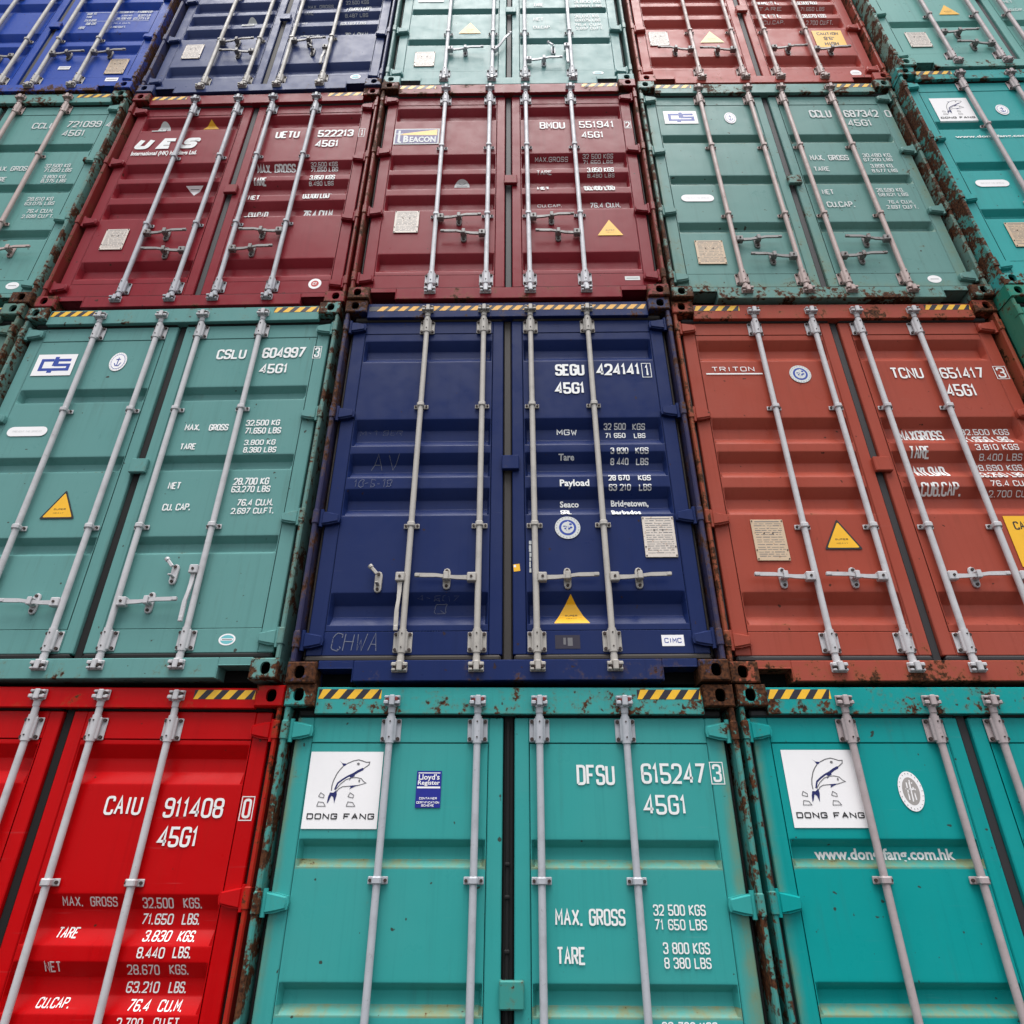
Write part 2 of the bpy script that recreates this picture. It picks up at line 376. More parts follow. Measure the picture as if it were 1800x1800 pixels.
def bearing_mb():           # four-bolt bearing that carries a locking bar; centre 0,0
    mb = MB()
    mb.box(-0.054, 0.054, 0.057, 0.066, -0.060, 0.060, 0.005)
    mb.box(-0.030, 0.030, 0.026, 0.057, -0.064, 0.064, 0.010)
    mb.tube(0, 0.036, -0.069, 0.069, 0.0235, 14)
    for sx in (-1, 1):
        for sz in (-1, 1): mb.tube(0, 0, -0.006, 0.006, 0.0095, 8, 1, Matrix.Translation((sx * 0.041, 0.052, sz * 0.045)) @ Matrix.Rotation(R(90), 4, 'X'))
    for sz in (-1, 1): mb.tube(0, 0, -0.003, 0.003, 0.0045, 6, 1, Matrix.Translation((0, 0.0115, sz * 0.04)) @ Matrix.Rotation(R(90), 4, 'X'))
    return mb
def guide_mb():
    mb = MB()
    mb.box(-0.049, 0.049, 0.055, 0.064, -0.017, 0.017, 0.003)
    mb.box(-0.0235, 0.0235, 0.012, 0.055, -0.018, 0.018, 0.007)
    for sx in (-1, 1): mb.tube(0, 0, -0.006, 0.006, 0.008, 8, 1, Matrix.Translation((sx * 0.037, 0.051, 0)) @ Matrix.Rotation(R(90), 4, 'X'))
    return mb
def cam_mb(up):             # cam and keeper on the header (up = 1) or the sill (up = -1)
    mb = MB(); f = lambda a, b: (min(a * up, b * up), max(a * up, b * up))
    z = f(-0.004, 0.052); mb.box(-0.043, 0.043, 0.020, 0.031, z[0], z[1], 0.003)
    for sx in (-1, 1):
        z = f(0.002, 0.022); mb.box(sx * 0.018, sx * 0.044, -0.004, 0.022, z[0], z[1], 0.004)
        z = f(0.034, 0.048); mb.box(sx * 0.020, sx * 0.042, 0.000, 0.022, z[0], z[1], 0.004)
    z = f(-0.006, 0.050); mb.box(-0.013, 0.017, -0.010, 0.030, z[0], z[1], 0.005)
    z = f(0.020, 0.036); mb.box(-0.036, -0.010, 0.004, 0.020, z[0], z[1], 0.004, 1)
    z = f(0.016, 0.040); mb.box(0.016, 0.034, -0.006, 0.018, z[0], z[1], 0.005, 1)
    z = f(-0.040, -0.004); mb.tube(0, 0.034, z[0], z[1], 0.021, 12)
    z = f(-0.010, -0.002); mb.tube(0, 0.034, z[0], z[1], 0.026, 12)
    return mb
def handle_mb(d):           # lever pointing along +x * d; pivot block on the bar at 0,0
    mb = MB()
    mb.box(d * 0.012, d * 0.066, 0.008, 0.052, -0.028, 0.028, 0.005)
    mb.tube(0, 0, -0.004, 0.004, 0.008, 8, 1, Matrix.Translation((d * 0.040, 0.006, 0)) @ Matrix.Rotation(R(90), 4, 'X'))
    P = [(0.060, 0.0, 0.030, 0.014), (0.130, 0.0, 0.026, 0.012), (0.185, 0.002, 0.018, 0.010), (0.250, 0.008, 0.010, 0.011), (0.262, 0.008, 0.010, 0.012), (0.372, 0.010, 0.010, 0.012)]
    V = []
    for x, z, y, h in P: V += [(d * x, y - 0.005, z - h), (d * x, y + 0.007, z - h), (d * x, y + 0.007, z + h), (d * x, y - 0.005, z + h)]
    F = [[4 * i + k, 4 * i + 4 + k, 4 * i + 4 + (k + 1) % 4, 4 * i + (k + 1) % 4] for i in range(len(P) - 1) for k in range(4)] + [[3, 2, 1, 0], [4 * len(P) - 4 + k for k in range(4)]]
    mb.add(V, F)
    mb.box(d * 0.345, d * 0.376, 0.001, 0.020, -0.001, 0.021, 0.003)
    return mb
def catch_mb(closed=True):  # plate bolted on the door that keeps the lever shut
    mb = MB(); pts = [(0.022 * math.cos(a), 0.048 + 0.022 * math.sin(a)) for a in [R(q) for q in (0, 45, 90, 135, 180)]] + [(0.022 * math.cos(a), -0.044 + 0.022 * math.sin(a)) for a in [R(q) for q in (180, 225, 270, 315, 360)]]
    mb.prism(pts, 0.054, 0.066, 0.003)
    for z in (0.050, -0.046): mb.tube(0, 0, -0.005, 0.005, 0.0095, 8, 1, Matrix.Translation((0, 0.050, z)) @ Matrix.Rotation(R(90), 4, 'X'))
    mb.box(-0.010, 0.010, 0.004, 0.055, -0.022, -0.013, 0.002)
    if closed:
        mb.box(-0.014, 0.014, 0.000, 0.008, -0.020, 0.028, 0.003); mb.box(-0.012, 0.012, 0.004, 0.055, 0.018, 0.026, 0.002)
        mb.box(-0.024, 0.022, 0.014, 0.052, -0.016, -0.006, 0.003)
    else:
        x = Matrix.Translation((-0.012, 0.03, 0.050)) @ Matrix.Rotation(R(-42), 4, 'Y')
        mb.box(-0.010, 0.010, -0.012, 0.004, -0.012, 0.050, 0.003, 0, x); mb.tube(0, -0.004, 0.045, 0.062, 0.015, 10, 0, x)
    return mb

SH = {}
def shared(key, fn, mats=('steel0', 'bolt'), **k):
    if key not in SH: SH[key] = fn().mesh(key if isinstance(key, str) else key[0], [M.get(x) for x in mats], **k)
    return SH[key]
M['steel0'] = steel('galvanised_steel', srgb(178, 176, 178))

def fillet(prof, r=0.0045, k=3):
    out = [prof[0]]
    for i in range(1, len(prof) - 1):
        A, P, B = Vector(prof[i - 1]), Vector(prof[i]), Vector(prof[i + 1])
        rr = min(r, (A - P).length * .45, (B - P).length * .45); p0 = P + (A - P).normalized() * rr; p1 = P + (B - P).normalized() * rr
        for j in range(k + 1): t = j / k; q = p0 * (1 - t) ** 2 + P * 2 * t * (1 - t) + p1 * t * t; out.append((q[0], q[1]))
    out.append(prof[-1]); return out
def trough_profile(zb, zt, troughs):
    """z, depth from bottom to top"""
    P = [(zb, 0.0)]
    for top, bot in sorted(troughs, key=lambda t: t[1]):
        h = top - bot; sl = 0.033 if h < 0.16 else 0.066
        P += [(bot, 0.0), (bot + sl, TD), (top - sl, TD), (top, 0.0)]
    P.append((zt, 0.0)); return P
def depth_at(P, z):
    if z <= P[0][0] or z >= P[-1][0]: return 0.0
    for (a, da), (b, db) in zip(P, P[1:]):
        if a <= z <= b: return da + (db - da) * (z - a) / max(b - a, 1e-9)
    return 0.0

def lay_on(fl, prof, name, mats, parent, flat=None):
    """drape a flat print over the door: cut it at every bend, then push each point back onto the sheet"""
    bm = bmesh.new(); vs = [bm.verts.new(v) for v in fl.v]
    for f, mi in zip(fl.f, fl.mi):
        try: bf = bm.faces.new([vs[i] for i in f]); bf.material_index = mi
        except ValueError: pass
    if not vs: bm.free(); return None
    z0 = min(v[2] for v in fl.v); z1 = max(v[2] for v in fl.v); x0 = min(v[0] for v in fl.v); x1 = max(v[0] for v in fl.v)
    if flat is None:
        cuts = [((0, 0, z), (0, 0, 1)) for z, _ in prof if z0 < z < z1] + [((x, 0, 0), (1, 0, 0)) for x in (-PB, -PB + .02, -PA - .02, -PA, PA, PA + .02, PB - .02, PB) if x0 < x < x1]
        for co, no in cuts: bmesh.ops.bisect_plane(bm, geom=bm.verts[:] + bm.edges[:] + bm.faces[:], dist=1e-5, plane_co=co, plane_no=no)
        for v in bm.verts:
            ax = abs(v.co.x); d = depth_at(prof, v.co.z); k = min(max((ax - PA) / .02, 0), 1) * min(max((PB - ax) / .02, 0), 1)
            v.co.y += YD - 0.0032 - 0.0014 + d * k + (0.0032 if (PA + .02 < ax < PB - .02) else 0.0) * (1 if d > .005 else 0)
    else:
        for v in bm.verts: v.co.y += flat
    me = bpy.data.meshes.new(name); bm.to_mesh(me); bm.free()
    for m_ in mats: me.materials.append(m_)
    return link(name, me, parent)

# ------------------------------------------------------------------ stickers and signs, in a unit square scaled to w x h
def mk(fl, x, z, w, h):
    return lambda pts: [(x + u * w, z + v * h) for u, v in pts]
def d_dolphin(x, z, w, h):
    fl = Flat(); q = mk(fl, x, z, w, h); fl.poly(q([(0, 0), (1, 0), (1, 1), (0, 1)]), 0, 0)
    def s(*pts): return q([(((a - (285 - 165 * (b - 120) / 1445)) / (1335 + 45 * (b - 120) / 1445)), 1 - (b - 120) / 1445) for a, b in pts])
    t = 0.015 * w
    fl.ribbon(s((665, 870), (672, 780), (700, 680), (760, 550), (820, 465), (880, 400)), t, 2)
    fl.ribbon(s((950, 352), (1060, 300), (1160, 278), (1235, 300), (1300, 325), (1365, 322), (1350, 375), (1250, 450)), t * .9, 2)
    fl.ribbon(s((1250, 450), (1170, 485), (1080, 540), (960, 598), (870, 655), (780, 725), (725, 850)), t * 1.5, 1)
    fl.ribbon(s((1240, 455), (1150, 500), (1060, 560)), t * 2.2, 1)
    fl.poly(s((810, 298), (865, 345), (905, 350), (955, 352), (900, 400), (875, 395), (850, 340)), 1); fl.poly(s((975, 588), (1080, 530), (1092, 590), (1035, 625), (985, 680), (1010, 615)), 1)
    fl.ribbon(s((765, 880), (800, 830), (870, 792), (980, 782), (1150, 768), (1300, 722), (1250, 690), (1215, 640), (1130, 618), (1040, 622), (930, 660), (830, 740), (740, 850)), t * .7, 2)
    fl.poly(s((975, 780), (1060, 768), (1160, 762), (1080, 795), (990, 840), (1020, 795)), 1)
    fl.poly(s((640, 900), (700, 905), (760, 855), (765, 940), (730, 1060), (722, 1105), (700, 985), (665, 960), (610, 1080), (585, 1100), (605, 985)), 1)
    cx, cz = s((1155, 355))[0]; fl.ell(cx, cz, .02 * w, .016 * h, 2, None, 10); cx, cz = s((1175, 680))[0]; fl.ell(cx, cz, .012 * w, .018 * h, 2, None, 8)
    for o in (0, 540):
        fl.ribbon(s((430 + o, 975), (470 + o, 905), (535 + o, 950), (525 + o, 1000), (470 + o, 990), (430 + o, 975)), t * .6, 2)
        fl.ribbon(s((400 + o, 1155), (430 + o, 1075), (520 + o, 1085), (560 + o, 1155), (400 + o, 1155)), t * .6, 2)
    a = s((215, 1395), (1448, 1395), (1448, 1285)); fl.text('DONG FANG', a[0][0], a[0][1], a[1][0] - a[0][0], a[2][1] - a[0][1], 3, 0.2, base=2)
    return fl, ['film', 'navy', 'greyink', 'black'], 'poster'
def d_register(x, z, w, h):
    fl = Flat(); q = mk(fl, x, z, w, h); fl.poly(q([(0, 0), (1, 0), (1, 1), (0, 1)]), 0, 0)
    for a, b, c, d in ((.06, .93, .88, .025), (.04, .52, .92, .05)): fl.rect(x + a * w, z + b * h, c * w, d * h, 1)
    add_font(fl, "Lloyd's", x + .08 * w, z + .76 * h, w * .84, h * .15, 1); add_font(fl, 'Register', x + .06 * w, z + .62 * h, w * .88, h * .12, 1)
    for s_, a, b in (('CONTAINER', .22, .70), ('CERTIFICATION', .11, .9), ('SCHEME', .03, .5)): fl.text(s_, x + (1 - b) / 2 * w, z + a * h, w * b, h * .06, 1, .2, base=3)
    return fl, ['royal', 'film'], 'sticker'
def d_seal(kind):
    def f(x, z, w, h):
        fl = Flat(); cx, cz = x + w / 2, z + h / 2
        A, B = {'seal_blue': ('dullwhite', 'blue'), 'seal_grey': ('film', 'palegrey'), 'seal_anchor': ('film', 'dullwhite')}[kind]
        fl.ell(cx, cz, w / 2, h / 2, 0, 0, 36)
        if kind == 'seal_anchor':
            fl.ell(cx, cz, w * .40, h * .40, 2, 1, 32); fl.ell(cx, cz, w * .375, h * .375, 0, 2, 32)
            fl.ribbon([(cx, cz - h * .24), (cx, cz + h * .22)], w * .05, 2, 4); fl.ribbon([(cx - w * .18, cz - h * .08), (cx - w * .08, cz - h * .22), (cx + w * .1, cz - h * .22), (cx + w * .2, cz - h * .06)], w * .05, 2, 5)
            fl.ribbon([(cx - w * .13, cz + h * .12), (cx + w * .13, cz + h * .12)], w * .05, 2, 6)
        else:
            fl.ell(cx, cz, w * .34, h * .35, 1, 1, 28); fl.ell(cx, cz, w * .25, h * .26, 0, 2, 24) if kind == 'seal_blue' else None
            if kind == 'seal_grey':
                for dx in (-.14, .0, .13): fl.ribbon([(cx + w * dx, cz - h * .22), (cx + w * dx * .8, cz + h * .22)], w * .05, 0, 2.5 + dx)
                fl.ribbon([(cx - w * .2, cz + h * .06), (cx + w * .2, cz + h * .04)], w * .06, 0, 3)
            rnd = random.Random(5)
            for a in range(7):
                an = a * 0.9; r_ = rnd.uniform(.02, .2); fl.ell(cx + w * r_ * math.cos(an), cz + h * r_ * math.sin(an), w * rnd.uniform(.03, .07), h * rnd.uniform(.02, .05), 1, 3 + a * .3, 8)
            fl.ribbon([(cx - w * .02, cz - h * .26), (cx + w * .02, cz + h * .28)], w * .05, 0, 6)
        rnd = random.Random(9)
        for k in range(22):   # ring of small letters
            a = 2 * math.pi * k / 22; fl.ribbon([(cx + w * .43 * math.cos(a), cz + h * .43 * math.sin(a)), (cx + w * .46 * math.cos(a + .05), cz + h * .46 * math.sin(a + .05))], w * .02, 3, 4)
        return fl, [A, B, 'blue' if kind == 'seal_anchor' else B, 'greyink'], 'seal'
    return f
def d_block(x, z, w, h):
    fl = Flat(); q = mk(fl, x, z, w, h); fl.poly(q([(0, 0), (1, 0), (1, 1), (0, 1)]), 0, 0); t = .105 * w
    fl.ribbon(q([(.45, .72), (.17, .72), (.17, .28), (.86, .28), (.86, .49), (.54, .49), (.54, .72), (.88, .72)]), t * .82, 1)
    fl.poly(q([(.44, .45), (.56, .45), (.56, .88), (.46, .88)]), 1); fl.poly(q([(.37, .13), (.49, .13), (.49, .30), (.37, .30)]), 1)
    return fl, ['film', 'blue'], 'sticker'
def tri(col, border=False, down=False):
    def f(x, z, w, h):
        fl = Flat(); q = mk(fl, x, z, w, h); c = (.5, .36)
        def T(k): p = [(.5, 1), (0, 0), (1, 0)]; return [(c[0] + (a - c[0]) * k, c[1] + (b - c[1]) * k) for a, b in p]
        def rnd(pts, r=.07):
            out = []
            for i in range(3):
                P = Vector(pts[i]); A = Vector(pts[i - 1]); B = Vector(pts[(i + 1) % 3]); p0 = P + (A - P) * r; p1 = P + (B - P) * r
                out += [tuple(p0), tuple(p0 * .25 + P * .5 + p1 * .25), tuple(p1)]
            return out
        fl2 = rnd(T(1.0), .05 if border else .015)
        if down: fl.poly(q([(a, 1 - b) for a, b in fl2]), 0, 0); fl.ribbon(q([(.25, .72), (.75, .72)]), .03 * w, 2, 2)
        else:
            fl.poly(q(fl2), 1 if border else 0, 0)
            if border: fl.poly(q(rnd(T(.84), .05)), 0, 1)
            if col != 'film': fl.text('SUPER', *q([(.33, .30)])[0], w * .34, h * .055, 2, .2); fl.text('HEAVY', *q([(.35, .18)])[0], w * .30, h * .04, 2, .16)
        return fl, [col, 'black', 'greyink' if col in ('film', 'paleyellow') else 'black'], 'warning_triangle'
    return f
def d_caution(x, z, w, h):
    fl = Flat(); fl.rect(x, z, w, h, 0, 0)
    fl.text('CAUTION', x + .14 * w, z + .72 * h, w * .72, h * .17, 1, .16); fl.text("9'6\"", x + .32 * w, z + .42 * h, w * .36, h * .2, 1, .16); fl.text('HIGH', x + .28 * w, z + .10 * h, w * .46, h * .2, 1, .16)
    return fl, ['yellow', 'black'], 'caution_sign'
def d_beam(x, z, w, h):
    fl = Flat(); q = mk(fl, x, z, w, h); fl.rect(x, z, w, h, 2, 0); fl.poly(q([(.03, .05), (.97, .05), (.97, .95), (.03, .95)]), 1, 1)
    fl.poly(q([(.12, .66), (.95, .93), (.95, .56), (.12, .60)]), 0, 2)
    fl.ribbon(q([(.11, .88), (.11, .16), (.17, .10)]), w * .05, 2, 3.5); fl.ribbon(q([(.04, .66), (.19, .66)]), w * .035, 2, 3.9)
    add_font(fl, 'B', q([(.21, .13)])[0][0], q([(.21, .13)])[0][1], w * .12, h * .42, 2, .05, 4.4); add_font(fl, 'EACON', q([(.35, .13)])[0][0], q([(.35, .13)])[0][1], w * .58, h * .34, 2, .04, 4.4)
    return fl, ['yellow', 'violet', 'dullwhite'], 'sticker'
def d_shape(kind):
    def f(x, z, w, h):
        fl = Flat(); cx, cz = x + w / 2, z + h / 2
        if kind == 'oblong':
            pts = []
            r_ = h / 2
            for a in range(-90, 91, 22): pts.append((x + w - r_ + r_ * math.cos(R(a)), cz + r_ * math.sin(R(a))))
            for a in range(90, 271, 22): pts.append((x + r_ + r_ * math.cos(R(a)), cz + r_ * math.sin(R(a))))
            fl.poly(pts, 0, 0); fl.text('PREVENT THE SPREAD', x + r_, cz - h * .1, w - 2 * r_, h * .2, 1, .1); return fl, ['film', 'dullwhite'], 'sticker'
        if kind in ('badge_grey', 'badge_white'):
            pts = [(cx + w / 2 * math.cos(R(a)), z + h * .2 + h * .8 * math.sin(R(a))) for a in range(0, 181, 15)] + [(x, z), (x + w, z)]
            fl.poly(pts, 0, 0); fl.ribbon([(cx - w * .2, cz + h * .1), (cx, cz - h * .1), (cx + w * .22, cz + h * .12)], w * .05, 1); fl.rect(x + w * .15, z + h * .08, w * .7, h * .1, 1)
            return fl, ['dullwhite', 'greyink'], 'sticker'
        if kind == 'round_red': fl.ell(cx, cz, w / 2, h / 2, 0, 0); fl.ell(cx, cz, w * .3, h * .3, 1, 1, 18); fl.text('CT', cx - w * .16, cz - h * .12, w * .32, h * .24, 0, .2, base=2); return fl, ['film', 'redink'], 'sticker'
        if kind in ('oval_cyan', 'oval_white'):
            fl.ell(cx, cz, w / 2, h / 2, 0, 0); fl.ell(cx, cz, w * .4, h * .38, 1, 1); fl.rect(x + w * .12, cz - h * .09, w * .76, h * .18, 0, 2); fl.rect(x + w * .2, cz - h * .03, w * .6, h * .06, 2, 3)
            return fl, ['film', 'cyan' if kind == 'oval_cyan' else 'film', 'greyink'], 'sticker'
        if kind == 'yellow_patch': fl.poly([(x, z + h * .9), (x + w * .1, z), (x + w, z + h * .1), (x + w * .9, z + h)], 0, 0); fl.rect(x + w * .1, z + h * .55, w * .3, h * .3, 1); return fl, ['yellow', 'film'], 'sticker'
        if kind == 'maker_plate': fl.rect(x, z, w, h, 0, 0); fl.text('CIMC', x + w * .12, cz - h * .22, w * .76, h * .44, 1, .16); return fl, ['film', 'blue'], 'sticker'
        if kind == 'brown_patch':
            fl.rect(x, z, w, h, 0, 0); fl.rect(x + w * .33, z + h * .3, w * .1, h * .5, 1); fl.rect(x + w * .5, z + h * .2, w * .2, h * .6, 1, 1.5); return fl, ['brown', 'greyink'], 'sticker'
        if kind == 'peel_strip': 
            rnd = random.Random(3); zz = z
            while zz < z + h: hh = rnd.uniform(.02, .05); fl.rect(x + rnd.uniform(0, .004), zz, w * rnd.uniform(.5, 1), hh, 0, 0); zz += hh + .006
            return fl, ['dullwhite'], 'sticker'
        fl.rect(x, z, w, h, 0, 0); fl.rect(x + w * .1, z + h * .4, w * .8, h * .18, 1); return fl, ['film' if kind == 'white_label' else 'dullwhite', 'greyink'], 'sticker'
    return f
def data_plate(x, z, w, h, parent, seed, mat):
    mb = MB(); y = YD - 0.006; rnd = random.Random(seed); mb.box(x, x + w, y - 0.003, y + 0.0015, z, z + h, 0.002)
    def line(a, b, c, d, k=1): mb.add([(x + a * w, y - .0034, z + b * h), (x + c * w, y - .0034, z + b * h), (x + c * w, y - .0034, z + d * h), (x + a * w, y - .0034, z + d * h)], [[0, 1, 2, 3]], k)
    line(.12, .935, .88, .955); v = .885
    while v > .06:
        a = .09
        while a < .9:
            b = min(a + rnd.uniform(.05, .25), .92); line(a, v, b, v + .017 * rnd.uniform(.6, 1.1)); a = b + rnd.uniform(.015, .06)
        v -= rnd.choice((.05, .05, .065))
    for a, b in ((.04, .04), (.96, .04), (.04, .96), (.96, .96), (.04, .25), (.96, .25), (.35, .66), (.62, .66)): mb.tube(0, 0, -.0022, .0022, .0045, 7, 2, Matrix.Translation((x + a * w, y - .0042, z + b * h)) @ Matrix.Rotation(R(90), 4, 'X'))
    return link('data_plate', mb.mesh('data_plate', [mat, M['greyink'], M['bolt']], False), parent)
DECAL = {'#dolphin': d_dolphin, '#register': d_register, '#seal_blue': d_seal('seal_blue'), '#seal_grey': d_seal('seal_grey'), '#seal_anchor': d_seal('seal_anchor'), '#block_logo': d_block,
 '#tri': tri('yellow'), '#tri_black': tri('yellow', True), '#tri_white': tri('paleyellow'), '#tri_white_down': tri('film', down=True), '#caution': d_caution, '#beam_logo': d_beam}

# ------------------------------------------------------------------ one container
T1 = [(2.13, 2.007), (1.54, 1.418), (0.925, 0.802)]
T2 = [(2.555, 2.352), (1.845, 1.628), (1.565, 1.362), (1.285, 1.083), (0.556, 0.350)]
def body_side(s, mats):
    mb = MB(); L0, L1 = 0.18, 12.0; z0, z1 = 0.16, HH - 0.08; X0, X1 = 1.175, 1.207; y = L0; V = []; F = []
    pts = [(X0, y)]
    while y + 0.278 < L1: pts += [(X0, y + .07), (X1, y + .138), (X1, y + .21), (X0, y + .278)]; y += 0.278
    for i, (a, b) in enumerate(pts): V += [(s * a, b, z0), (s * a, b, z1)]
    F = [[2 * i, 2 * i + 2, 2 * i + 3, 2 * i + 1] for i in range(len(pts) - 1)]; mb.add(V, F)
    mb.box(s * 1.16, s * 1.214, 0.178, L1, HH - 0.085, HH - 0.02, 0.004); mb.box(s * 1.16, s * 1.214, 0.178, L1, 0.03, 0.165, 0.004)
    return mb.mesh('side_wall', mats)

def container(key, cfg):
    x, y, z, ya, ro = PLACE[key]; MK = MARKS.get(key, [])
    root = bpy.data.objects.new('shipping_container', None); COL.objects.link(root); root.location = (x, y, z); root.rotation_euler = (0, -ro, ya); root.empty_display_size = 0.3
    root['label'] = cfg['label']; root['category'] = 'shipping container'; root['group'] = 'shipping containers stacked in a wall'
    pd = cfg['paint']; pf = cfg['frame']; pc = cfg['cast']; st = cfg['steel']; rb = M[cfg.get('rubber', 'rubber')]
    rng = random.Random(key[0] * 17 + key[1] * 5)
    HB, DT = cfg.get('hb', 2.735), cfg.get('dt', 2.722)
    seamT, seamB = (2.588, 0.318) if cfg['type'] == 1 else (2.600, 0.312)
    tr = cfg.get('troughs', T1 if cfg['type'] == 1 else T2)
    # castings, posts
    cm = casting_mesh()
    for s in (-1, 1):
        for top in (0, 1):
            me = shared(('corner_casting', s), lambda: mirrored(cm, s, s * 1.057), ('steel0', 'hole'), ang=25)
            link('corner_casting', me, root, [pc, M['hole']], (0, 0, HH - 0.118 if top else 0.0))
        link('corner_post', shared(('corner_post', s), lambda: post_mb(s), ('steel0',)), root, [cfg.get('post', pf)])
    # header with tape
    mb = MB(); mb.box(-1.0565, 1.0565, 0.030, 0.150, HB, HH - 0.012, 0.004)
    for i, v_ in enumerate(mb.v): mb.w[i] = 0.55 if v_[2] < HB + .02 else 0.1
    hd = link('header', mb.mesh('header', [pf]), root)
    tp = cfg.get('tape', 'ends')
    spans = [(-1.045, 1.045)] if tp == 'full' else ([] if tp is None else [(-1.045, -0.70), (0.70, 1.045)])
    zt0, zt1 = (2.800, 2.846) if tp == 'full' else (2.815, 2.866)
    for a, b in spans:
        yf = .60 if tp == 'full' else .52; fl = Flat(); fl.rect(a, zt0, b - a, zt1 - zt0, 1, 0); pitch = 0.088 if tp != 'full' else 0.0785; k = a + 0.01 - 0.03
        while k < b:
            pts = [(k, zt0), (k + pitch * yf, zt0), (k + pitch * yf + .04, zt1), (k + .04, zt1)]
            pts = [(min(max(px, a), b), pz) for px, pz in pts]
            if pts[1][0] - pts[0][0] > .004 or pts[2][0] - pts[3][0] > .004:
                if not (tp == 'full' and k < a + .05): fl.poly(pts, 0, 1)
            k += pitch
        lay_on(fl, None, 'hazard_tape', [M['tape_gold'] if tp == 'full' else M['tape_yellow'], M['tape_black']], hd, 0.030 - 0.001)
    # sill with the two lifting pockets
    mb = MB(); mb.box(-0.86, 0.86, 0.030, 0.150, 0.014, 0.130, 0.004)
    for s in (-1, 1):
        mb.box(s * 0.8605, s * 1.0565, 0.030, 0.150, 0.082, 0.130, 0.003); mb.box(s * 0.8605, s * 1.0565, 0.145, 0.155, 0.014, 0.081, 0.001, 1)
        mb.box(s * 0.858, s * 0.864, 0.0275, 0.06, 0.010, 0.088, 0.002); mb.box(s * 0.864, s * 1.0565, 0.0275, 0.05, 0.082, 0.088, 0.002)
    for i, v_ in enumerate(mb.v): mb.w[i] = 0.7 if v_[2] < .05 else 0.1
    link('door_sill', mb.mesh('door_sill', [pf, M['hole']]), root)
    # body
    for s in (-1, 1): link('side_wall', shared(('side_wall', s), lambda: body_side(s, [M['steel0']]), ('steel0',)) if ('side_wall', s) in SH else SH.setdefault(('side_wall', s), body_side(s, [M['steel0']])), root, [pf])
    mb = MB(); mb.box(-1.158, 1.158, 0.151, 12.0, HH - 0.05, HH - 0.028, 0.002); link('roof', mb.mesh('roof', [pf]), root)
    mb = MB(); mb.box(-1.158, 1.158, 0.156, 12.0, 0.05, 0.15, 0.002); link('floor', mb.mesh('floor', [pf]), root)
    mb = MB(); mb.box(-1.17, 1.17, 12.001, 12.05, 0.03, HH - 0.03, 0.002); link('rear_wall', mb.mesh('rear_wall', [pf]), root)
    # doors
    prof = trough_profile(seamB, seamT, tr); doors = {}; fprof = fillet(prof)
    for s in (-1, 1):
        mb = MB(); xo = 1.150; xi = 0.031
        mb.box(s * (PB + .0035), s * xo, YD - .003, YD + .05, 0.168, DT, 0.005); mb.box(s * xi, s * (PA - .0035), YD - .003, YD + .05, 0.168, DT, 0.005)
        mb.box(s * (PA - .003), s * (PB + .003), YD - .003, YD + .05, 0.168, seamB - .004, 0.0035); mb.box(s * (PA - .003), s * (PB + .003), YD - .003, YD + .05, seamT + .004, DT, 0.0035)
        for i, v_ in enumerate(mb.v): mb.w[i] = 0.2 + 0.6 * (abs(v_[0]) > 1.10 or v_[2] < 0.2)
        d = link('door', mb.mesh('door', [pd]), root); doors[s] = d
        # corrugated panel
        pm = MB(); fp = fillet(prof); pp = [fp[0]]
        for a, b in zip(fp, fp[1:]):
            if b[0] - a[0] > 0.05 and a[1] == b[1]: pp += [(a[0] + .012, a[1]), (b[0] - .012, b[1])]
            pp.append(b)
        xs = [PA, PA + .004, PA + .02, PB - .02, PB - .004, PB]; kx = [0, 0, 1, 1, 0, 0]; V = []
        for zz, dd in pp:
            for xx, kk in zip(xs, kx): V.append((s * xx, YD + dd * kk, zz))
        nx = len(xs); F = [[r_ * nx + c, r_ * nx + c + 1, (r_ + 1) * nx + c + 1, (r_ + 1) * nx + c] for r_ in range(len(pp) - 1) for c in range(nx - 1)]
        if s < 0: F = [f[::-1] for f in F]
        pm.add(V, F)
        lips = [t[1] for t in tr]
        for i, v in enumerate(pm.v):
            dz = min(abs(v[2] - l - .012) for l in lips); pm.w[i] = 1.0 if dz < .024 else (0.35 if i % nx in (0, 1, nx - 2, nx - 1) else 0.0)
        link('door_panel', pm.mesh('door_panel', [cfg.get('panel', pd)], ang=24), d)
        # gaskets
        g = MB(); g.box(s * 1.152, s * 1.172, YD + .016, YD + .04, 0.15, DT + .005, 0.008); g.box(s * 0.037, s * 1.150, YD - .012, YD + .03, DT + .003, HB + .03, 0.010); g.box(s * 0.037, s * 1.150, YD - .016, YD + .03, 0.128, 0.166, 0.012)
        if s > 0:
            g.box(-0.029, 0.029, YD + .014, YD + .035, 0.135, HB + .01, 0.012)
            if cfg.get('lumpy'):
                g.tube(-0.004, YD + .006, 0.25, 2.70, 0.009, 8)
                for zz in (2.02, 1.88, 1.66): g.box(-0.018, 0.010, YD - .008, YD + .012, zz - .010, zz + .010, 0.006)
        link('gasket', g.mesh('gasket', [rb]), d)
        for zz in (0.25, 1.04, 1.855, 2.65): link('hinge', shared(('hinge', s), lambda: hinge_mb(s), ('steel0',)), d, [cfg['hinge']], (s * 1.168, 0, zz))
    # plate that joins the two doors
    zl = cfg.get('lock_z', 1.447); mb = MB(); mb.box(-0.038, 0.076, YD - .034, YD - .004, zl - .055, zl + .055, 0.006); mb.box(-0.038, -0.028, YD - .004, YD + .02, zl - .055, zl + .055, 0.002)
    for i in range(len(mb.v)): mb.w[i] = 0.3
    link('lock_plate', mb.mesh('lock_plate', [cfg.get('lockp', pf)]), doors[1])
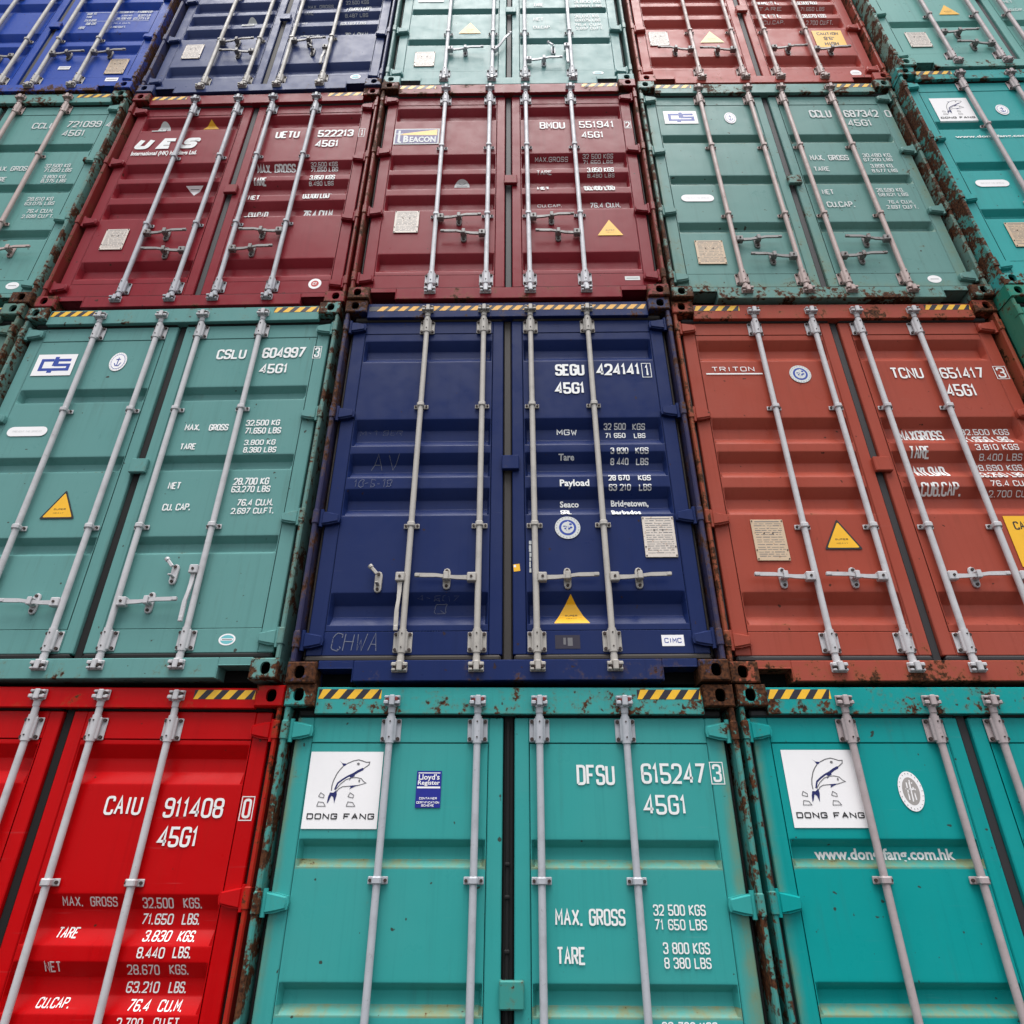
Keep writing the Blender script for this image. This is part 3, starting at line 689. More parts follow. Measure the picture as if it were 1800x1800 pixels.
    # locking bars
    BX = cfg.get('bars', (-0.635, -0.166, 0.162, 0.628) if cfg['type'] == 1 else (-0.600, -0.174, 0.168, 0.597))
    HD = cfg['handles']
    for i, bx in enumerate(BX):
        mb = MB(); mb.tube(0, 0.036, 0.09, 2.83, 0.0185, 16)
        b = link('locking_bar', shared('locking_bar', lambda: mb, ('steel0',)), root, [st], (bx, 0, 0), (R(rng.uniform(-.05, .05)), R(rng.uniform(-.09, .09)), 0))
        for nm, zz in (('bearing', 0.240), ('bearing', min(2.655, DT - 0.068))): link(nm, shared('bearing', bearing_mb), b, [st, None], (0, 0, zz))
        for zz in cfg.get('guides', (0.985, 1.915)): link('bar_guide', shared('bar_guide', guide_mb), b, [st, None], (0, 0, zz))
        link('cam_lock', shared(('cam_lock', 1), lambda: cam_mb(1)), b, [st, cfg.get('camp')], (0, 0, HB + 0.045)); link('cam_lock', shared(('cam_lock', -1), lambda: cam_mb(-1)), b, [st, None], (0, 0, 0.112))
        hz, hd_ = HD[i]
        if hd_ in (-1, 1):
            link('handle', shared(('handle', hd_), lambda: handle_mb(hd_)), b, [cfg['hst'], None], (0, 0, hz))
            link('handle_catch', shared('handle_catch', catch_mb), b, [cfg['hst'], None], (hd_ * 0.190, 0, hz + 0.002))
        elif hd_ == 'hang':        # lever turned down beside its bar, catch open
            s = -1 if (i in (0, 3)) else 1
            o = link('handle', shared(('handle', 'hang'), lambda: hang_mb()), b, [cfg['hst'], None], (0, 0, hz))
            link('handle_catch', shared(('handle_catch', 'open'), lambda: catch_mb(False)), b, [cfg['hst'], None], (cfg.get('catch_dx', -0.175), 0, hz - 0.02))
        elif hd_ == 'loose':
            o = link('handle', shared(('handle', 1), lambda: handle_mb(-1)), b, [st, None], (0, 0, hz), (0, R(-58), 0))
    # lettering and stickers
    for n_, (txt, mx, mz, mw, mh) in enumerate(MK):
        if mh < 0: mz += mh; mh = -mh
        d = doors[1 if mx + mw / 2 > 0 else -1]; mh_ = max(mh, .018)
        if txt.startswith('#'):
            if txt == '#plate': data_plate(mx, mz, mw, mh, d, n_ * 13 + key[0] * 7 + key[1], M[cfg.get('platem', 'plate')]); continue
            fl, mats, nm = (DECAL[txt] if txt in DECAL else d_shape(txt[1:]))(mx, mz, mw, mh)
            lay_on(fl, fprof, nm, [M[k] for k in mats], d); continue
        if txt.startswith('!'): continue
        fl = Flat(); mats = [M[cfg.get('ink', 'white')]]; nm = 'lettering'
        if txt == '_': fl.rect(mx, mz, mw, mh * .7, 0, 1)
        elif txt[0] == '[':
            t = .0045; fl.rect(mx, mz, mw, t, 0, 1); fl.rect(mx, mz + mh - t, mw, t, 0, 1); fl.rect(mx, mz + t, t, mh - 2 * t, 0, 1); fl.rect(mx + mw - t, mz + t, t, mh - 2 * t, 0, 1)
            dw = min(mw * .62, mh * .5); fl.text(txt[1], mx + (mw - dw) / 2 + (0.3 * dw if txt[1] == '1' else 0), mz + mh * .1, dw * (.6 if txt[1] == '1' else 1), mh * .8, 0, .13)
        elif txt[0] == '@': add_font(fl, txt[1:], mx, mz, mw, mh_, 0, .03)
        elif txt[0] == '^': fl.text(txt[1:], mx, mz, mw * .93, mh, 0, .30, skew=.35)
        elif txt[0] == '~': random.seed(n_); fl.text(txt[1:], mx, mz, mw, mh, 0, .045, skew=.12, jit=.005); mats = [M['chalk']]; nm = 'chalk_mark'
        else: fl.text(txt, mx, mz, mw, mh_, 0, cfg.get('sw', .135))
        lay_on(fl, fprof, nm, mats, d)
    return root
def hang_mb():
    mb = handle_mb(-1); q = MB()
    rot = Matrix.Translation((-0.040, 0, 0)) @ Matrix.Rotation(R(-92), 4, 'Y') @ Matrix.Translation((0.040, 0, 0))
    q.box(-0.066, -0.012, 0.008, 0.052, -0.028, 0.028, 0.005)
    q.tube(0, 0, -0.004, 0.004, 0.008, 8, 1, Matrix.Translation((-0.040, 0.006, 0)) @ Matrix.Rotation(R(90), 4, 'X'))
    sub = MB(); sub.v = mb.v; n0 = 24 + 16
    V = [rot @ Vector(v) for v in mb.v[n0:]]; F = [[i - n0 for i in f] for f in mb.f if min(f) >= n0]
    q.add(V, F); return q

# ------------------------------------------------------------------ the wall
# row, column: what is printed on or fixed to the doors: text or kind, left x, bottom z, width, height (metres, door plane)
MARKS = {
 (0, 1): [
  ('CAIU', 0.35, 2.223, 0.194, 0.092), ('911408', 0.666, 2.212, 0.312, 0.096), ('[0]', 1.067, 2.2, 0.069, 0.118), 
  ('45G1', 0.67, 2.075, 0.206, 0.095), ('MAX.', 0.254, 1.81, 0.103, 0.044), ('GROSS', 0.393, 1.81, 0.137, 0.044), 
  ('32.500', 0.655, 1.804, 0.155, 0.048), ('KGS.', 0.859, 1.805, 0.093, 0.048), ('71.650', 0.661, 1.735, 0.156, 0.047), 
  ('LBS.', 0.862, 1.736, 0.089, 0.048), ('TARE', 0.266, 1.678, 0.106, 0.044), ('3.830', 0.701, 1.668, 0.132, 0.044), 
  ('KGS.', 0.87, 1.668, 0.087, 0.044), ('8.440', 0.701, 1.602, 0.132, 0.045), ('LBS.', 0.874, 1.604, 0.088, 0.046), 
  ('NET', 0.264, 1.54, 0.08, 0.047), ('28.670', 0.659, 1.532, 0.156, 0.044), ('KGS.', 0.862, 1.534, 0.092, 0.044), 
  ('63.210', 0.664, 1.46, 0.157, 0.045), ('LBS.', 0.867, 1.461, 0.085, 0.045), ('CU.CAP.', 0.273, 1.404, 0.157, 0.038), 
  ('76.4', 0.705, 1.396, 0.102, 0.042), ('CU.M.', 0.849, 1.396, 0.115, 0.041), ('2.700', 0.681, 1.334, 0.121, 0.04), 
  ('CU.FT.', 0.852, 1.336, 0.13, 0.04), ],
 (0, 2): [
  ('DFSU', 0.356, 2.384, 0.197, 0.099), ('615247', 0.693, 2.391, 0.333, 0.1), ('[3]', 1.053, 2.389, 0.071, 0.11), 
  ('45G1', 0.692, 2.246, 0.22, 0.092), ('MAX.', 0.226, 1.765, 0.131, 0.069), ('GROSS', 0.387, 1.766, 0.172, 0.069), 
  ('32 500 KGS', 0.695, 1.808, 0.249, 0.046), ('71 650 LBS', 0.696, 1.75, 0.246, 0.044), ('TARE', 0.229, 1.612, 0.134, 0.07), 
  ('3 800 KGS', 0.726, 1.656, 0.217, 0.046), ('8 380 LBS', 0.726, 1.6, 0.216, 0.043), ('28 700 KGS', 0.691, 1.362, 0.246, 0.042), 
  ('#dolphin', -1.05, 2.175, 0.384, 0.37), ('#register', -0.48, 2.274, 0.13, 0.177), ('!DONG FANG', -1.025, 2.216, 0.34, 0.027), ],
 (0, 3): [
  ('#dolphin', -1.016, 2.18, 0.384, 0.375), ('#seal_grey', -0.444, 2.256, 0.127, 0.192), ('@www.dong fang.com.hk', -0.922, 2.04, 0.702, 0.049), ],
 (1, 1): [
  ('#block_logo', -1.03, 2.26, 0.299, 0.204), ('#seal_anchor', -0.47, 2.293, 0.128, 0.178), ('CSLU', 0.328, 2.388, 0.219, 0.095), 
  ('604997', 0.671, 2.39, 0.318, 0.102), ('[3]', 1.049, 2.38, 0.061, 0.117), ('45G1', 0.678, 2.244, 0.207, 0.09), 
  ('MAX.', 0.248, 1.743, 0.109, 0.055), ('GROSS', 0.418, 1.74, 0.136, 0.055), ('32.500 KG', 0.672, 1.776, 0.238, 0.05), 
  ('71.650 LBS', 0.676, 1.708, 0.253, 0.052), ('TARE', 0.252, 1.584, 0.11, 0.051), ('3.800 KG', 0.692, 1.614, 0.216, 0.044), 
  ('8.380 LBS', 0.697, 1.552, 0.226, 0.046), ('NET', 0.25, 1.272, 0.084, 0.053), ('28.700 KG', 0.683, 1.297, 0.237, 0.055), 
  ('63.270 LBS', 0.68, 1.24, 0.258, 0.049), ('CU. CAP.', 0.253, 1.11, 0.187, 0.051), ('76.4 CU.M.', 0.737, 1.138, 0.24, 0.05), 
  ('2.697 CU.FT.', 0.711, 1.079, 0.281, 0.044), ('#oblong', -1.013, 1.718, 0.286, 0.08), ('#tri_black', -0.542, 1.059, 0.233, 0.216), 
  ('#oval_cyan', 0.815, 0.21, 0.1, 0.071), ],
 (1, 2): [
  ('SEGU', 0.342, 2.19, 0.208, 0.106), ('424141', 0.638, 2.19, 0.312, 0.106), ('[1]', 0.961, 2.168, 0.068, 0.131), 
  ('45G1', 0.336, 2.027, 0.21, 0.102), ('MGW', 0.337, 1.711, 0.138, 0.047), ('32 500', 0.662, 1.752, 0.151, 0.038), 
  ('KGS', 0.859, 1.75, 0.086, 0.038), ('71 650', 0.667, 1.684, 0.14, 0.042), ('LBS', 0.864, 1.682, 0.079, 0.041), 
  ('@Tare', 0.34, 1.496, 0.105, 0.036), ('3 830', 0.687, 1.528, 0.118, 0.042), ('KGS', 0.852, 1.527, 0.088, 0.043), 
  ('8 440', 0.687, 1.465, 0.12, 0.042), ('LBS', 0.858, 1.464, 0.082, 0.042), ('@Payload', 0.339, 1.275, 0.191, 0.049), 
  ('28 670', 0.657, 1.313, 0.137, 0.044), ('KGS', 0.849, 1.312, 0.083, 0.042), ('63 210', 0.655, 1.247, 0.142, 0.039), 
  ('LBS', 0.85, 1.246, 0.08, 0.039), ('@Seaco', 0.337, 1.146, 0.122, 0.044), ('@Bridgetown,', 0.667, 1.15, 0.241, 0.045), 
  ('SRL', 0.337, 1.068, 0.072, 0.051), ('@Barbados', 0.66, 1.065, 0.185, 0.047), ('#seal_blue', 0.296, 0.895, 0.159, 0.156), 
  ('#plate', 0.842, 0.764, 0.198, 0.28), ('#tri', 0.27, 0.354, 0.21, 0.183), ('#yellow_patch', 0.034, 0.677, 0.043, 0.052), 
  ('#maker_plate', 0.881, 0.212, 0.127, 0.065), ('#brown_patch', 0.272, 0.2, 0.143, 0.08), ('#peel_strip', 0.13, 0.671, 0.017, 0.188), 
  ('~M-1 SER', -1.014, 1.722, 0.287, 0.036), ('~AV', -0.908, 1.439, 0.178, 0.097), ('~10-5-19', -0.997, 1.278, 0.238, 0.057), 
  ('~CHWA', -1.012, 0.196, 0.266, 0.102), ('~Q', -0.439, 0.433, 0.071, 0.06), ('~4-5(17', -0.537, 0.506, 0.246, 0.026), ],
 (1, 3): [
  ('TRITON', -0.981, 2.254, 0.306, 0.042), ('_', -1.027, 2.226, 0.405, 0.017), ('TCNU', 0.299, 2.183, 0.227, 0.099), 
  ('651417', 0.651, 2.181, 0.31, 0.099), ('[3]', 1.043, 2.173, 0.09, 0.119), ('45G1', 0.646, 2.021, 0.211, 0.107), 
  ('MAXGROSS', 0.239, 1.672, 0.3, 0.091), ('32.500 KGS', 0.67, 1.724, 0.331, 0.05), ('71.650 LBS', 0.651, 1.638, 0.327, 0.074), 
  ('TARE', 0.242, 1.519, 0.136, 0.081), ('3.810 KGS', 0.689, 1.566, 0.287, 0.048), ('8.400 LBS', 0.713, 1.509, 0.285, 0.038), 
  ('PAYLOAD', 0.212, 1.369, 0.252, 0.1), ('28.690 KGS', 0.661, 1.434, 0.329, 0.048), ('63.250 LBS', 0.638, 1.352, 0.315, 0.062), 
  ('CUB.CAP.', 0.238, 1.232, 0.259, 0.085), ('76.4 CU.M.', 0.692, 1.284, 0.278, 0.044), ('2.700 CU.FT.', 0.679, 1.227, 0.341, 0.037), 
  ('#seal_blue', -0.429, 2.148, 0.154, 0.159), ('#plate', -0.92, 0.758, 0.204, 0.284), ('#tri_black', -0.491, 0.834, 0.237, 0.212), 
  ('#caution', 0.682, 0.714, 0.326, 0.351), ],
 (2, 0): [
  ('CCLU', 0.38, 2.37, 0.216, 0.092), ('721099', 0.706, 2.384, 0.333, 0.099), ('4', 1.088, 2.38, 0.049, 0.099), ('45G1', 0.709, 2.245, 0.213, 0.096), 
  ('MAX. GROSS', 0.252, 1.726, 0.344, 0.067), ('32.500 KG', 0.71, 1.768, 0.233, 0.053), ('71.650 LBS', 0.722, 1.703, 0.251, 0.053), 
  ('TARE', 0.29, 1.576, 0.129, 0.063), ('3.800 KG', 0.743, 1.613, 0.203, 0.047), ('8.375 LBS', 0.745, 1.553, 0.224, 0.049), 
  ('28.610 KG', 0.709, 1.303, 0.23, 0.049), ('63.075 LBS', 0.708, 1.243, 0.26, 0.046), ('76.4 CU.M.', 0.759, 1.14, 0.237, 0.051), 
  ('2.698 CU.FT.', 0.741, 1.074, 0.277, 0.045), ('#oval_white', 0.909, 0.214, 0.107, 0.08), ],
 (2, 1): [
  ('#badge_grey', -0.942, 2.359, 0.139, 0.193), ('#tri', -0.491, 2.463, 0.156, 0.095), ('^U E S', -1.055, 2.083, 0.619, 0.161), 
  ('@International (HK) Holdings Ltd.', -1.043, 1.99, 0.619, 0.058), ('UETU', 0.273, 2.206, 0.226, 0.108), ('522213', 0.675, 2.212, 0.337, 0.106), 
  ('[1]', 1.06, 2.202, 0.058, 0.128), ('45G1', 0.673, 2.058, 0.219, 0.103), ('MAX. GROSS', 0.168, 1.766, 0.354, 0.076), 
  ('32.500 KGS', 0.664, 1.818, 0.246, 0.031), ('71.650 LBS', 0.66, 1.768, 0.253, 0.046), ('TARE', 0.182, 1.546, 0.124, 0.077), 
  ('3.850 KGS', 0.693, 1.578, 0.228, 0.063), ('8.490 LBS', 0.687, 1.542, 0.222, 0.03), ('NET', 0.188, 1.318, 0.103, 0.06), 
  ('63.160 LBS', 0.67, 1.32, 0.246, 0.133), ('CU.CAP.', 0.197, 1.09, 0.2, 0.134), ('76.4 CU.M.', 0.679, 1.134, 0.28, 0.097), 
  ('#white_label', -0.192, 0.092, 0.276, 0.056), ('#tri_white_down', -0.427, 1.56, 0.158, -0.093), ('#plate', -0.952, 0.709, 0.196, 0.255), 
  ('#round_red', 0.883, 0.211, 0.104, 0.114), ],
 (2, 2): [
  ('#beam_logo', -1.05, 1.998, 0.414, 0.233), ('BMOU', 0.29, 2.206, 0.233, 0.103), ('551941', 0.655, 2.213, 0.323, 0.103), 
  ('[2]', 1.074, 2.198, 0.061, 0.112), ('45G1', 0.67, 2.06, 0.202, 0.095), ('MAX.GROSS', 0.239, 1.785, 0.295, 0.034), 
  ('32 500 KGS', 0.667, 1.803, 0.271, 0.033), ('71 650 LBS', 0.67, 1.761, 0.266, 0.033), ('TARE', 0.247, 1.551, 0.133, 0.045), 
  ('3.850 KGS', 0.691, 1.563, 0.234, 0.064), ('8.490 LBS', 0.693, 1.53, 0.236, 0.025), ('NET', 0.248, 1.332, 0.109, 0.115), 
  ('63.160 LBS', 0.654, 1.316, 0.267, 0.135), ('CU.CAP.', 0.249, 1.173, 0.21, 0.037), ('76.4 CU.M.', 0.698, 1.16, 0.262, 0.062), 
  ('#badge_white', -0.475, 1.45, 0.133, 0.081), ('#plate', -0.95, 0.801, 0.204, 0.269), ('#tri', 0.729, 0.746, 0.21, 0.19), 
  ('#grey_label', 0.909, 0.229, 0.117, 0.042), ],
 (2, 3): [
  ('#block_logo', -1.002, 2.3, 0.312, 0.199), ('#seal_anchor', -0.437, 2.299, 0.109, 0.174), ('CCLU', 0.373, 2.384, 0.202, 0.118), 
  ('687342', 0.695, 2.386, 0.323, 0.112), ('0', 1.081, 2.384, 0.056, 0.111), ('45G1', 0.697, 2.248, 0.223, 0.099), 
  ('MAX.', 0.231, 1.74, 0.127, 0.077), ('GROSS', 0.395, 1.739, 0.179, 0.076), ('30.480 KG.', 0.708, 1.781, 0.26, 0.053), 
  ('67.200 LBS', 0.701, 1.721, 0.257, 0.048), ('TARE', 0.23, 1.588, 0.139, 0.061), ('3.890 KG.', 0.74, 1.631, 0.204, 0.05), 
  ('8.577 LBS', 0.735, 1.566, 0.223, 0.047), ('NET', 0.231, 1.272, 0.1, 0.064), ('26.590 KG.', 0.701, 1.301, 0.236, 0.048), 
  ('58.621 LBS', 0.704, 1.242, 0.252, 0.045), ('CU.CAP.', 0.235, 1.105, 0.235, 0.071), ('76.4 CU.M.', 0.758, 1.145, 0.214, 0.044), 
  ('2.697 CU.FT.', 0.731, 1.079, 0.263, 0.047), ('#oblong', -0.987, 1.189, 0.28, 0.089), ('#plate', -0.95, 0.422, 0.228, 0.275), 
  ('#oval_white', 0.813, 0.204, 0.108, 0.081), ],
 (2, 4): [
  ('#dolphin', -1.0, 2.124, 0.342, 0.362), ('#seal_anchor', -0.449, 2.21, 0.114, 0.157), ('#oblong', -0.982, 1.205, 0.279, 0.088), 
  ('#plate', -0.929, 0.467, 0.213, 0.283), ('@www.dong fang.com.hk', -0.945, 1.878, 0.742, 0.034), ],
 (3, 0): [
  ('MAXI. WT.', 0.273, 1.546, 0.109, 0.046), ('TARE', 0.281, 1.483, 0.066, 0.04), ('PAYLOAD', 0.288, 1.413, 0.126, 0.04), 
  ('CUB. CAP.', 0.322, 1.334, 0.117, 0.052), ('NOTE', 0.265, 1.252, 0.074, 0.051), ('32.500 KG', 0.627, 1.574, 0.151, 0.04), 
  ('71.650 LB', 0.825, 1.574, 0.175, 0.161), ('3.800 KG', 0.665, 1.505, 0.121, 0.029), ('8.377 LB', 0.854, 1.493, 0.135, 0.047), 
  ('28.700 KG', 0.625, 1.436, 0.165, 0.046), ('63.273 LB', 0.817, 1.432, 0.174, 0.046), ('76.4 CU.M.', 0.622, 1.346, 0.194, 0.029), 
  ('2.700 CU.FT.', 0.611, 1.264, 0.172, 0.038), ('_', 0.246, 1.594, 0.757, 0.008), ('_', 0.281, 1.408, 0.718, 0.006), 
  ('#white_label', 0.861, 0.236, 0.13, 0.062), ('#plate', 0.813, 0.364, 0.198, 0.275), ('#white_label', 0.306, 0.462, 0.124, 0.058), ],
 (3, 1): [
  ('#plate', -0.972, 0.702, 0.198, 0.27), ('#badge_white', -0.455, 1.335, 0.141, 0.214), ('MAX. GROSS', 0.195, 1.774, 0.289, 0.028), 
  ('TARE', 0.197, 1.547, 0.106, 0.037), ('NET', 0.21, 1.324, 0.061, 0.03), ('CU.CAP.', 0.233, 1.07, 0.197, 0.139), 
  ('32.500 KGS', 0.627, 1.8, 0.259, 0.029), ('71.650 LBS', 0.662, 1.58, 0.266, 0.191), ('8.487 LBS', 0.653, 1.518, 0.255, 0.03), 
  ('63.163 LBS', 0.639, 1.285, 0.276, 0.049), ('76.4 CU.M.', 0.681, 1.141, 0.269, 0.084), ('#oval_cyan', 0.871, 0.229, 0.105, 0.085), ],
 (3, 2): [
  ('#plate', -0.96, 0.403, 0.205, 0.266), ('#tri', -0.53, 1.027, 0.233, 0.214), ('#white_label', -1.002, 1.687, 0.279, 0.118), 
  ('TARE', 0.263, 1.566, 0.112, 0.068), ('3.800 KG', 0.714, 1.628, 0.285, 0.062), ('8.380 LBS', 0.719, 1.536, 0.292, 0.051), 
  ('NET', 0.259, 1.268, 0.109, 0.065), ('CU.CAP.', 0.256, 1.106, 0.189, 0.057), ('28.610 KG', 0.7, 1.318, 0.259, 0.059), 
  ('63.075 LBS', 0.705, 1.24, 0.269, 0.056), ('76.4 CU.M.', 0.693, 1.15, 0.3, 0.048), ('2.697 CU.FT.', 0.706, 1.077, 0.291, 0.051), 
  ('#oval_cyan', 0.834, 0.231, 0.109, 0.056), ],
 (3, 3): [
  ('#plate', -1.027, 0.76, 0.201, 0.268), ('#tri_white', -0.504, 0.817, 0.249, 0.218), ('#caution', 0.684, 0.705, 0.307, 0.323), 
  ('#oval_white', 0.898, 0.177, 0.109, 0.106), ('MAX. WT.', 0.197, 1.57, 0.265, 0.188), ('TARE', 0.233, 1.52, 0.249, 0.03), 
  ('NET WT.', 0.199, 1.294, 0.235, 0.192), ('CU.CAP.', 0.234, 1.24, 0.227, 0.03), ('32.500 KGS', 0.642, 1.564, 0.24, 0.192), 
  ('71.650 LBS', 0.688, 1.516, 0.258, 0.03), ('28.670 KGS', 0.652, 1.286, 0.252, 0.074), ('2.700 CU.FT.', 0.689, 1.232, 0.287, 0.035), ],
 (3, 4): [
  ('#plate', -0.956, 0.432, 0.214, 0.272), ('#tri', -0.496, 1.044, 0.213, 0.193), ('NET', 0.247, 1.256, 0.089, 0.048), 
  ('CU.CAP.', 0.246, 1.094, 0.144, 0.047), ],
}
# row, column: origin x, y, z, yaw, lean of each container
PLACE = {
 (0, 1): (-2.4716, 0.0461, 0.0063, 0.00695, -0.00596),
 (0, 2): (0.0147, -0.0357, -0.0193, 0.00240, -0.00252),
 (0, 3): (2.4845, -0.0075, -0.0150, -0.00006, -0.00070),
 (1, 0): (-4.9397, 0.0033, 2.9284, 0.00229, 0.00718),
 (1, 1): (-2.4921, 0.0069, 2.9082, -0.01600, 0.00054),
 (1, 2): (0.0135, -0.0566, 2.8788, 0.00096, 0.00453),
 (1, 3): (2.4637, -0.0106, 2.8828, 0.00319, 0.00019),
 (1, 4): (4.9141, -0.1509, 2.8986, -0.00854, 0.00105),
 (2, 0): (-4.9397, 0.0033, 5.8244, 0.00229, 0.00718),
 (2, 1): (-2.4760, 0.0141, 5.8096, -0.01264, 0.00020),
 (2, 2): (0.0074, -0.0763, 5.7715, -0.00031, 0.00356),
 (2, 3): (2.4705, -0.0461, 5.7816, 0.00651, 0.00347),
 (2, 4): (4.9141, -0.1509, 5.7946, -0.00854, 0.00105),
 (3, 0): (-4.9484, -0.0139, 8.7198, -0.00278, 0.00033),
 (3, 1): (-2.4710, -0.0029, 8.7088, -0.01945, -0.00221),
 (3, 2): (-0.0006, -0.0602, 8.6683, 0.00071, 0.00003),
 (3, 3): (2.4873, -0.0436, 8.6780, 0.00166, -0.00006),
 (3, 4): (4.9436, -0.1662, 8.6891, -0.00414, 0.00069),
}
def P(name, rgb, rust, **k): return paint(name, rgb, rust, **k)
def trio(nm, rgb, rd, rf, rc, **k):
    po = rf + .17
    return dict(post=P(nm + '_post_paint', tuple(a * .8 + b * .2 for a, b in zip(rgb[:3], srgb(100, 76, 44))) + (1,), po, grime=.6, streak=.5), hinge=P(nm + '_hinge_paint', rgb, (rd + rf) / 2, wearing=.16), paint=P(nm + '_door_paint', rgb, rd, **k), frame=P(nm + '_frame_paint', rgb, rf, **k), cast=P(nm + '_casting_paint', rgb, rc, **k))
M['camred'] = steel('rusty_red_keeper_paint', srgb(120, 40, 36), .3)
ST = {'worn': steel('worn_galvanised_steel', srgb(138, 134, 132), .45), 'light': steel('light_grey_bar_paint', srgb(196, 194, 196), .1), 'cool': steel('cool_grey_bar_paint', srgb(180, 182, 188), .12), 'beige': steel('beige_grey_bar_paint', srgb(182, 176, 168), .1),
      'pink': steel('pinkish_grey_bar_paint', srgb(184, 162, 156), .25), 'mauve': steel('mauve_grey_bar_paint', srgb(176, 162, 162), .15), 'white': steel('white_grey_bar_paint', srgb(208, 208, 212))}
RT, LF = 1, -1
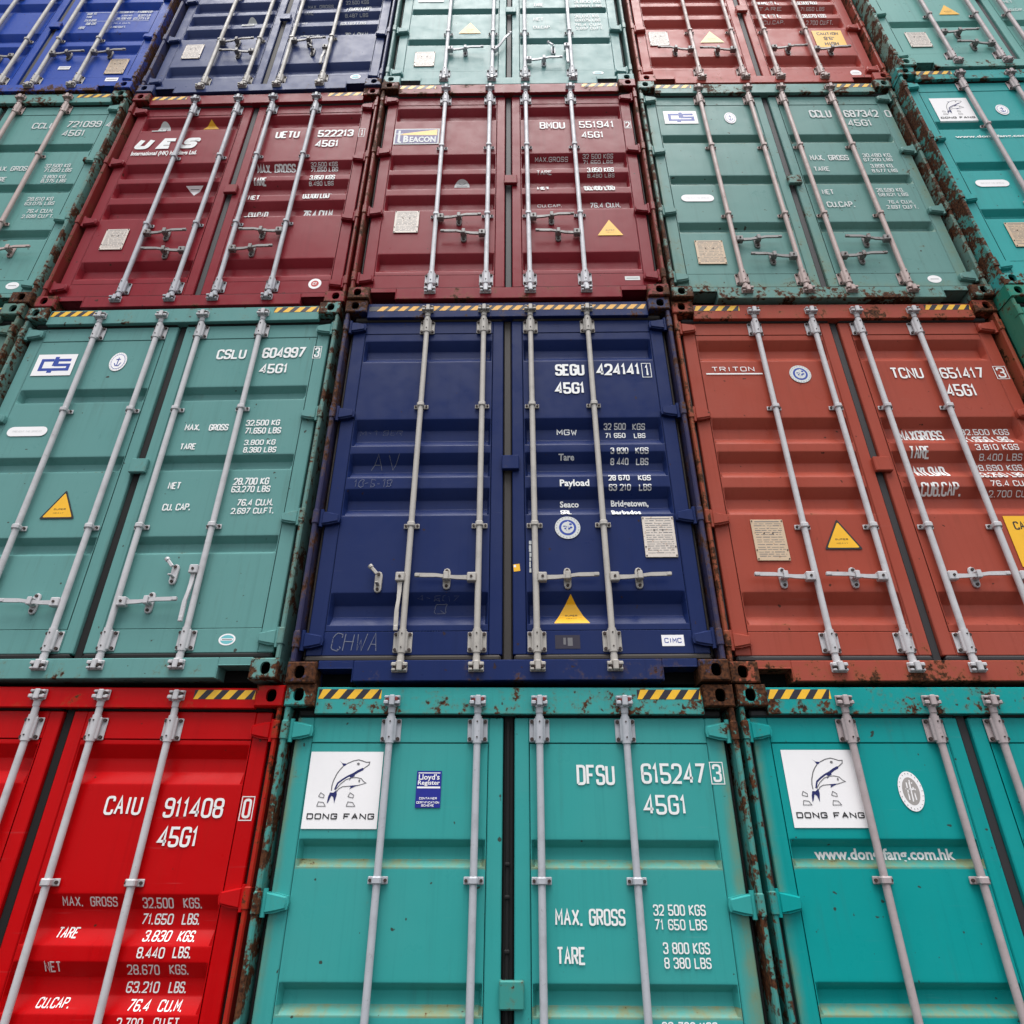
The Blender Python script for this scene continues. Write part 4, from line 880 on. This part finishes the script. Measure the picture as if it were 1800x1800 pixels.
C = {
 (0, 1): dict(**trio('red', srgb(188, 4, 10), .06, .40, .62, chalk=.0, grime=.15), type=2, steel=ST['light'], troughs=[(a + .022, b + .022) for a, b in T2], hb=2.765, dt=2.752, handles=[(.64, LF), (.64, LF), (.64, RT), (.64, RT)], bars=(-.61, -.176, .182, .608),
   label='bright red container with white weight lettering at the lower left of the wall'),
 (0, 2): dict(**trio('bright_teal', srgb(54, 154, 150), .22, .54, .80, chalk=.1, lip=.8, grime=.35), type=1, steel=ST['cool'], lumpy=True, camp=M['camred'], lockp=P('lock_plate_worn_paint', srgb(60, 140, 132), .58, grime=.6), lock_z=1.50, guides=(.985, 1.950), handles=[(.64, LF), (.64, LF), (.64, RT), (.64, RT)],
   label='teal container with a white dolphin poster and a small blue sticker on its left door'),
 (0, 3): dict(**trio('deep_teal', srgb(12, 148, 146), .27, .50, .76, chalk=.04, lip=.8, grime=.25), type=1, steel=ST['mauve'], rubber='rubber_grey', guides=(.985, 1.950), handles=[(.64, LF), (.64, LF), (.64, RT), (.64, RT)],
   label='deep teal container with a web address under its dolphin poster, in the bottom row'),
 (1, 1): dict(**trio('sea_green', srgb(98, 148, 144), .16, .44, .72), type=1, steel=ST['light'], sw=.16, handles=[(.665, 'hang'), (.470, LF), (.470, RT), (.675, 'hang')],
   label='sea green container with a blue block-letter logo, left of the dark blue one'),
 (1, 2): dict(**trio('dark_blue', srgb(24, 40, 88), .04, .42, .72, chalk=.05, grime=.12), type=2, steel=ST['beige'], rubber='rubber_brown', tape='full', sw=.17, troughs=[(2.535, 2.333), (1.822, 1.600), (1.543, 1.351), (1.269, 1.068), (.550, .346)], handles=[(.630, 'hang'), (.626, LF), (.624, RT), (.622, RT)],
   label='dark blue container with chalk scribbles and full-width striped tape, at the centre of the wall'),
 (1, 3): dict(platem='plate_tan', **trio('brick_red', srgb(160, 72, 56), .12, .50, .70), type=2, steel=ST['light'], rubber='rubber_grey', handles=[(.638, LF), (.638, LF), (.640, RT), (.640, RT)],
   label='brick red container with a plate and black-edged warning triangle, right of the dark blue one'),
 (1, 4): dict(**trio('green', srgb(40, 130, 110), .3, .40, .55), type=1, steel=ST['mauve'], handles=[(.64, LF), (.64, LF), (.64, RT), (.64, RT)],
   label='green container cut off at the right edge of the photo, second row from the bottom'),
 (1, 0): dict(**trio('grey_green', srgb(92, 128, 118), .3, .5, .55), type=1, steel=ST['light'], handles=[(.64, LF), (.64, LF), (.64, RT), (.64, RT)],
   label='grey-green container seen as a sliver at the left edge, second row from the bottom'),
 (2, 0): dict(**trio('pale_sea_green', srgb(100, 152, 146), .25, .55, .80), type=1, steel=ST['pink'], handles=[(.64, LF), (.64, LF), (.64, RT), (.64, RT)], ink='dullwhite',
   label='pale sea green container with rusty right post, at the left edge in the third row'),
 (2, 1): dict(hst='worn', **trio('wine_red', srgb(134, 34, 44), .06, .34, .64), type=2, steel=ST['cool'], rubber='rubber_grey', handles=[(.866, RT), (.645, LF), (.650, RT), (.862, LF)], ink='white', sw=.17,
   troughs=[(2.572, 2.372), (1.862, 1.645), (1.585, 1.380), (1.300, 1.098), (.570, .362)], label='wine red container with big slanted white initials on its left door'),
 (2, 2): dict(hst='worn', **trio('maroon', srgb(132, 34, 44), .06, .48, .68), type=2, steel=ST['white'], rubber='rubber_grey', handles=[(.942, RT), (.742, LF), (.938, RT), (.740, LF)], ink='white',
   label='maroon container with a purple and yellow sticker on its left door'),
 (2, 3): dict(platem='plate_tan', hst='worn', **trio('rusty_green', srgb(104, 146, 140), .32, .58, .74, lip=.4), type=1, steel=ST['pink'], rubber='rubber_grey', tape='ends', handles=[(.666, RT), (.470, LF), (.472, RT), (.668, LF)], ink='dullwhite',
   label='rust-speckled pale green container with pinkish bars, in the third row'),
 (2, 4): dict(platem='plate_tan', **trio('turquoise', srgb(56, 158, 156), .26, .66, .72), type=1, steel=ST['mauve'], handles=[(.44, RT), (.44, LF), (.64, RT), (.64, RT)], guides=(.985, 2.02),
   label='turquoise container standing proud of the wall at the right edge, third row'),
 (3, 0): dict(platem='plate_tan', hst='worn', **trio('royal_blue', srgb(30, 72, 168), .08, .62, .70), type=2, steel=ST['beige'], rubber='rubber_brown', handles=[(.65, LF), (.648, LF), (.69, RT), (.705, RT)], ink='dullwhite',
   troughs=[(2.40, 2.20), (1.82, 1.62), (1.18, .99), (.915, .72)], lock_z=1.30, label='royal blue container with a table of small lettering, at the top left corner'),
 (3, 1): dict(hst='worn', **trio('slate_blue', srgb(52, 66, 112), .06, .35, .55), type=2, steel=ST['beige'], rubber='rubber_brown', handles=[(.948, RT), (.733, LF), (.918, RT), (.760, 'hang')], ink='dullwhite',
   label='slate navy container with an aged plate on its left door, top row'),
 (3, 2): dict(**trio('mint', srgb(108, 152, 150), .05, .25, .50), type=1, steel=ST['white'], rubber='rubber_grey', handles=[(.643, RT), (.60, 'loose'), (.437, RT), (.679, 'hang')], ink='dullwhite',
   label='pale mint container with a lever hanging loose, in the middle of the top row'),
 (3, 3): dict(hst='worn', **trio('faded_red', srgb(172, 74, 66), .05, .4, .6), type=2, steel=ST['pink'], rubber='rubber_grey', handles=[(.62, LF), (.606, LF), (.629, RT), (.60, RT)], ink='white',
   label='faded red container with a yellow caution sign, top row'),
 (3, 4): dict(hst='worn', **trio('pale_green', srgb(112, 168, 160), .1, .55, .68), type=1, steel=ST['mauve'], rubber='rubber_grey', handles=[(.631, RT), (.412, LF), (.5, RT), (.64, RT)], ink='dullwhite',
   label='pale green container with a riveted white plate, at the top right corner'),
}
C[(0, 0)] = dict(C[(2, 2)], label='maroon container at ground level, left of the bright red one, outside the photo')
C[(0, 4)] = dict(C[(1, 1)], label='sea green container at ground level, right of the deep teal one, outside the photo')
for c_ in (0, 4): p_ = PLACE[(1, c_)]; PLACE[(0, c_)] = (p_[0], p_[1], p_[2] - 2.896) + tuple(p_[3:])
for k in sorted(C):
    C[k]['hst'] = ST[C[k]['hst']] if 'hst' in C[k] else C[k]['steel']; container(k, C[k])

# ------------------------------------------------------------------ ground
mb = MB(); mb.add([(-600, -600, -0.025), (600, -600, -0.025), (600, 600, -0.025), (-600, 600, -0.025)], [[0, 1, 2, 3]])
g = link('ground', mb.mesh('ground', [M['asphalt']], False), None); g['kind'] = 'structure'
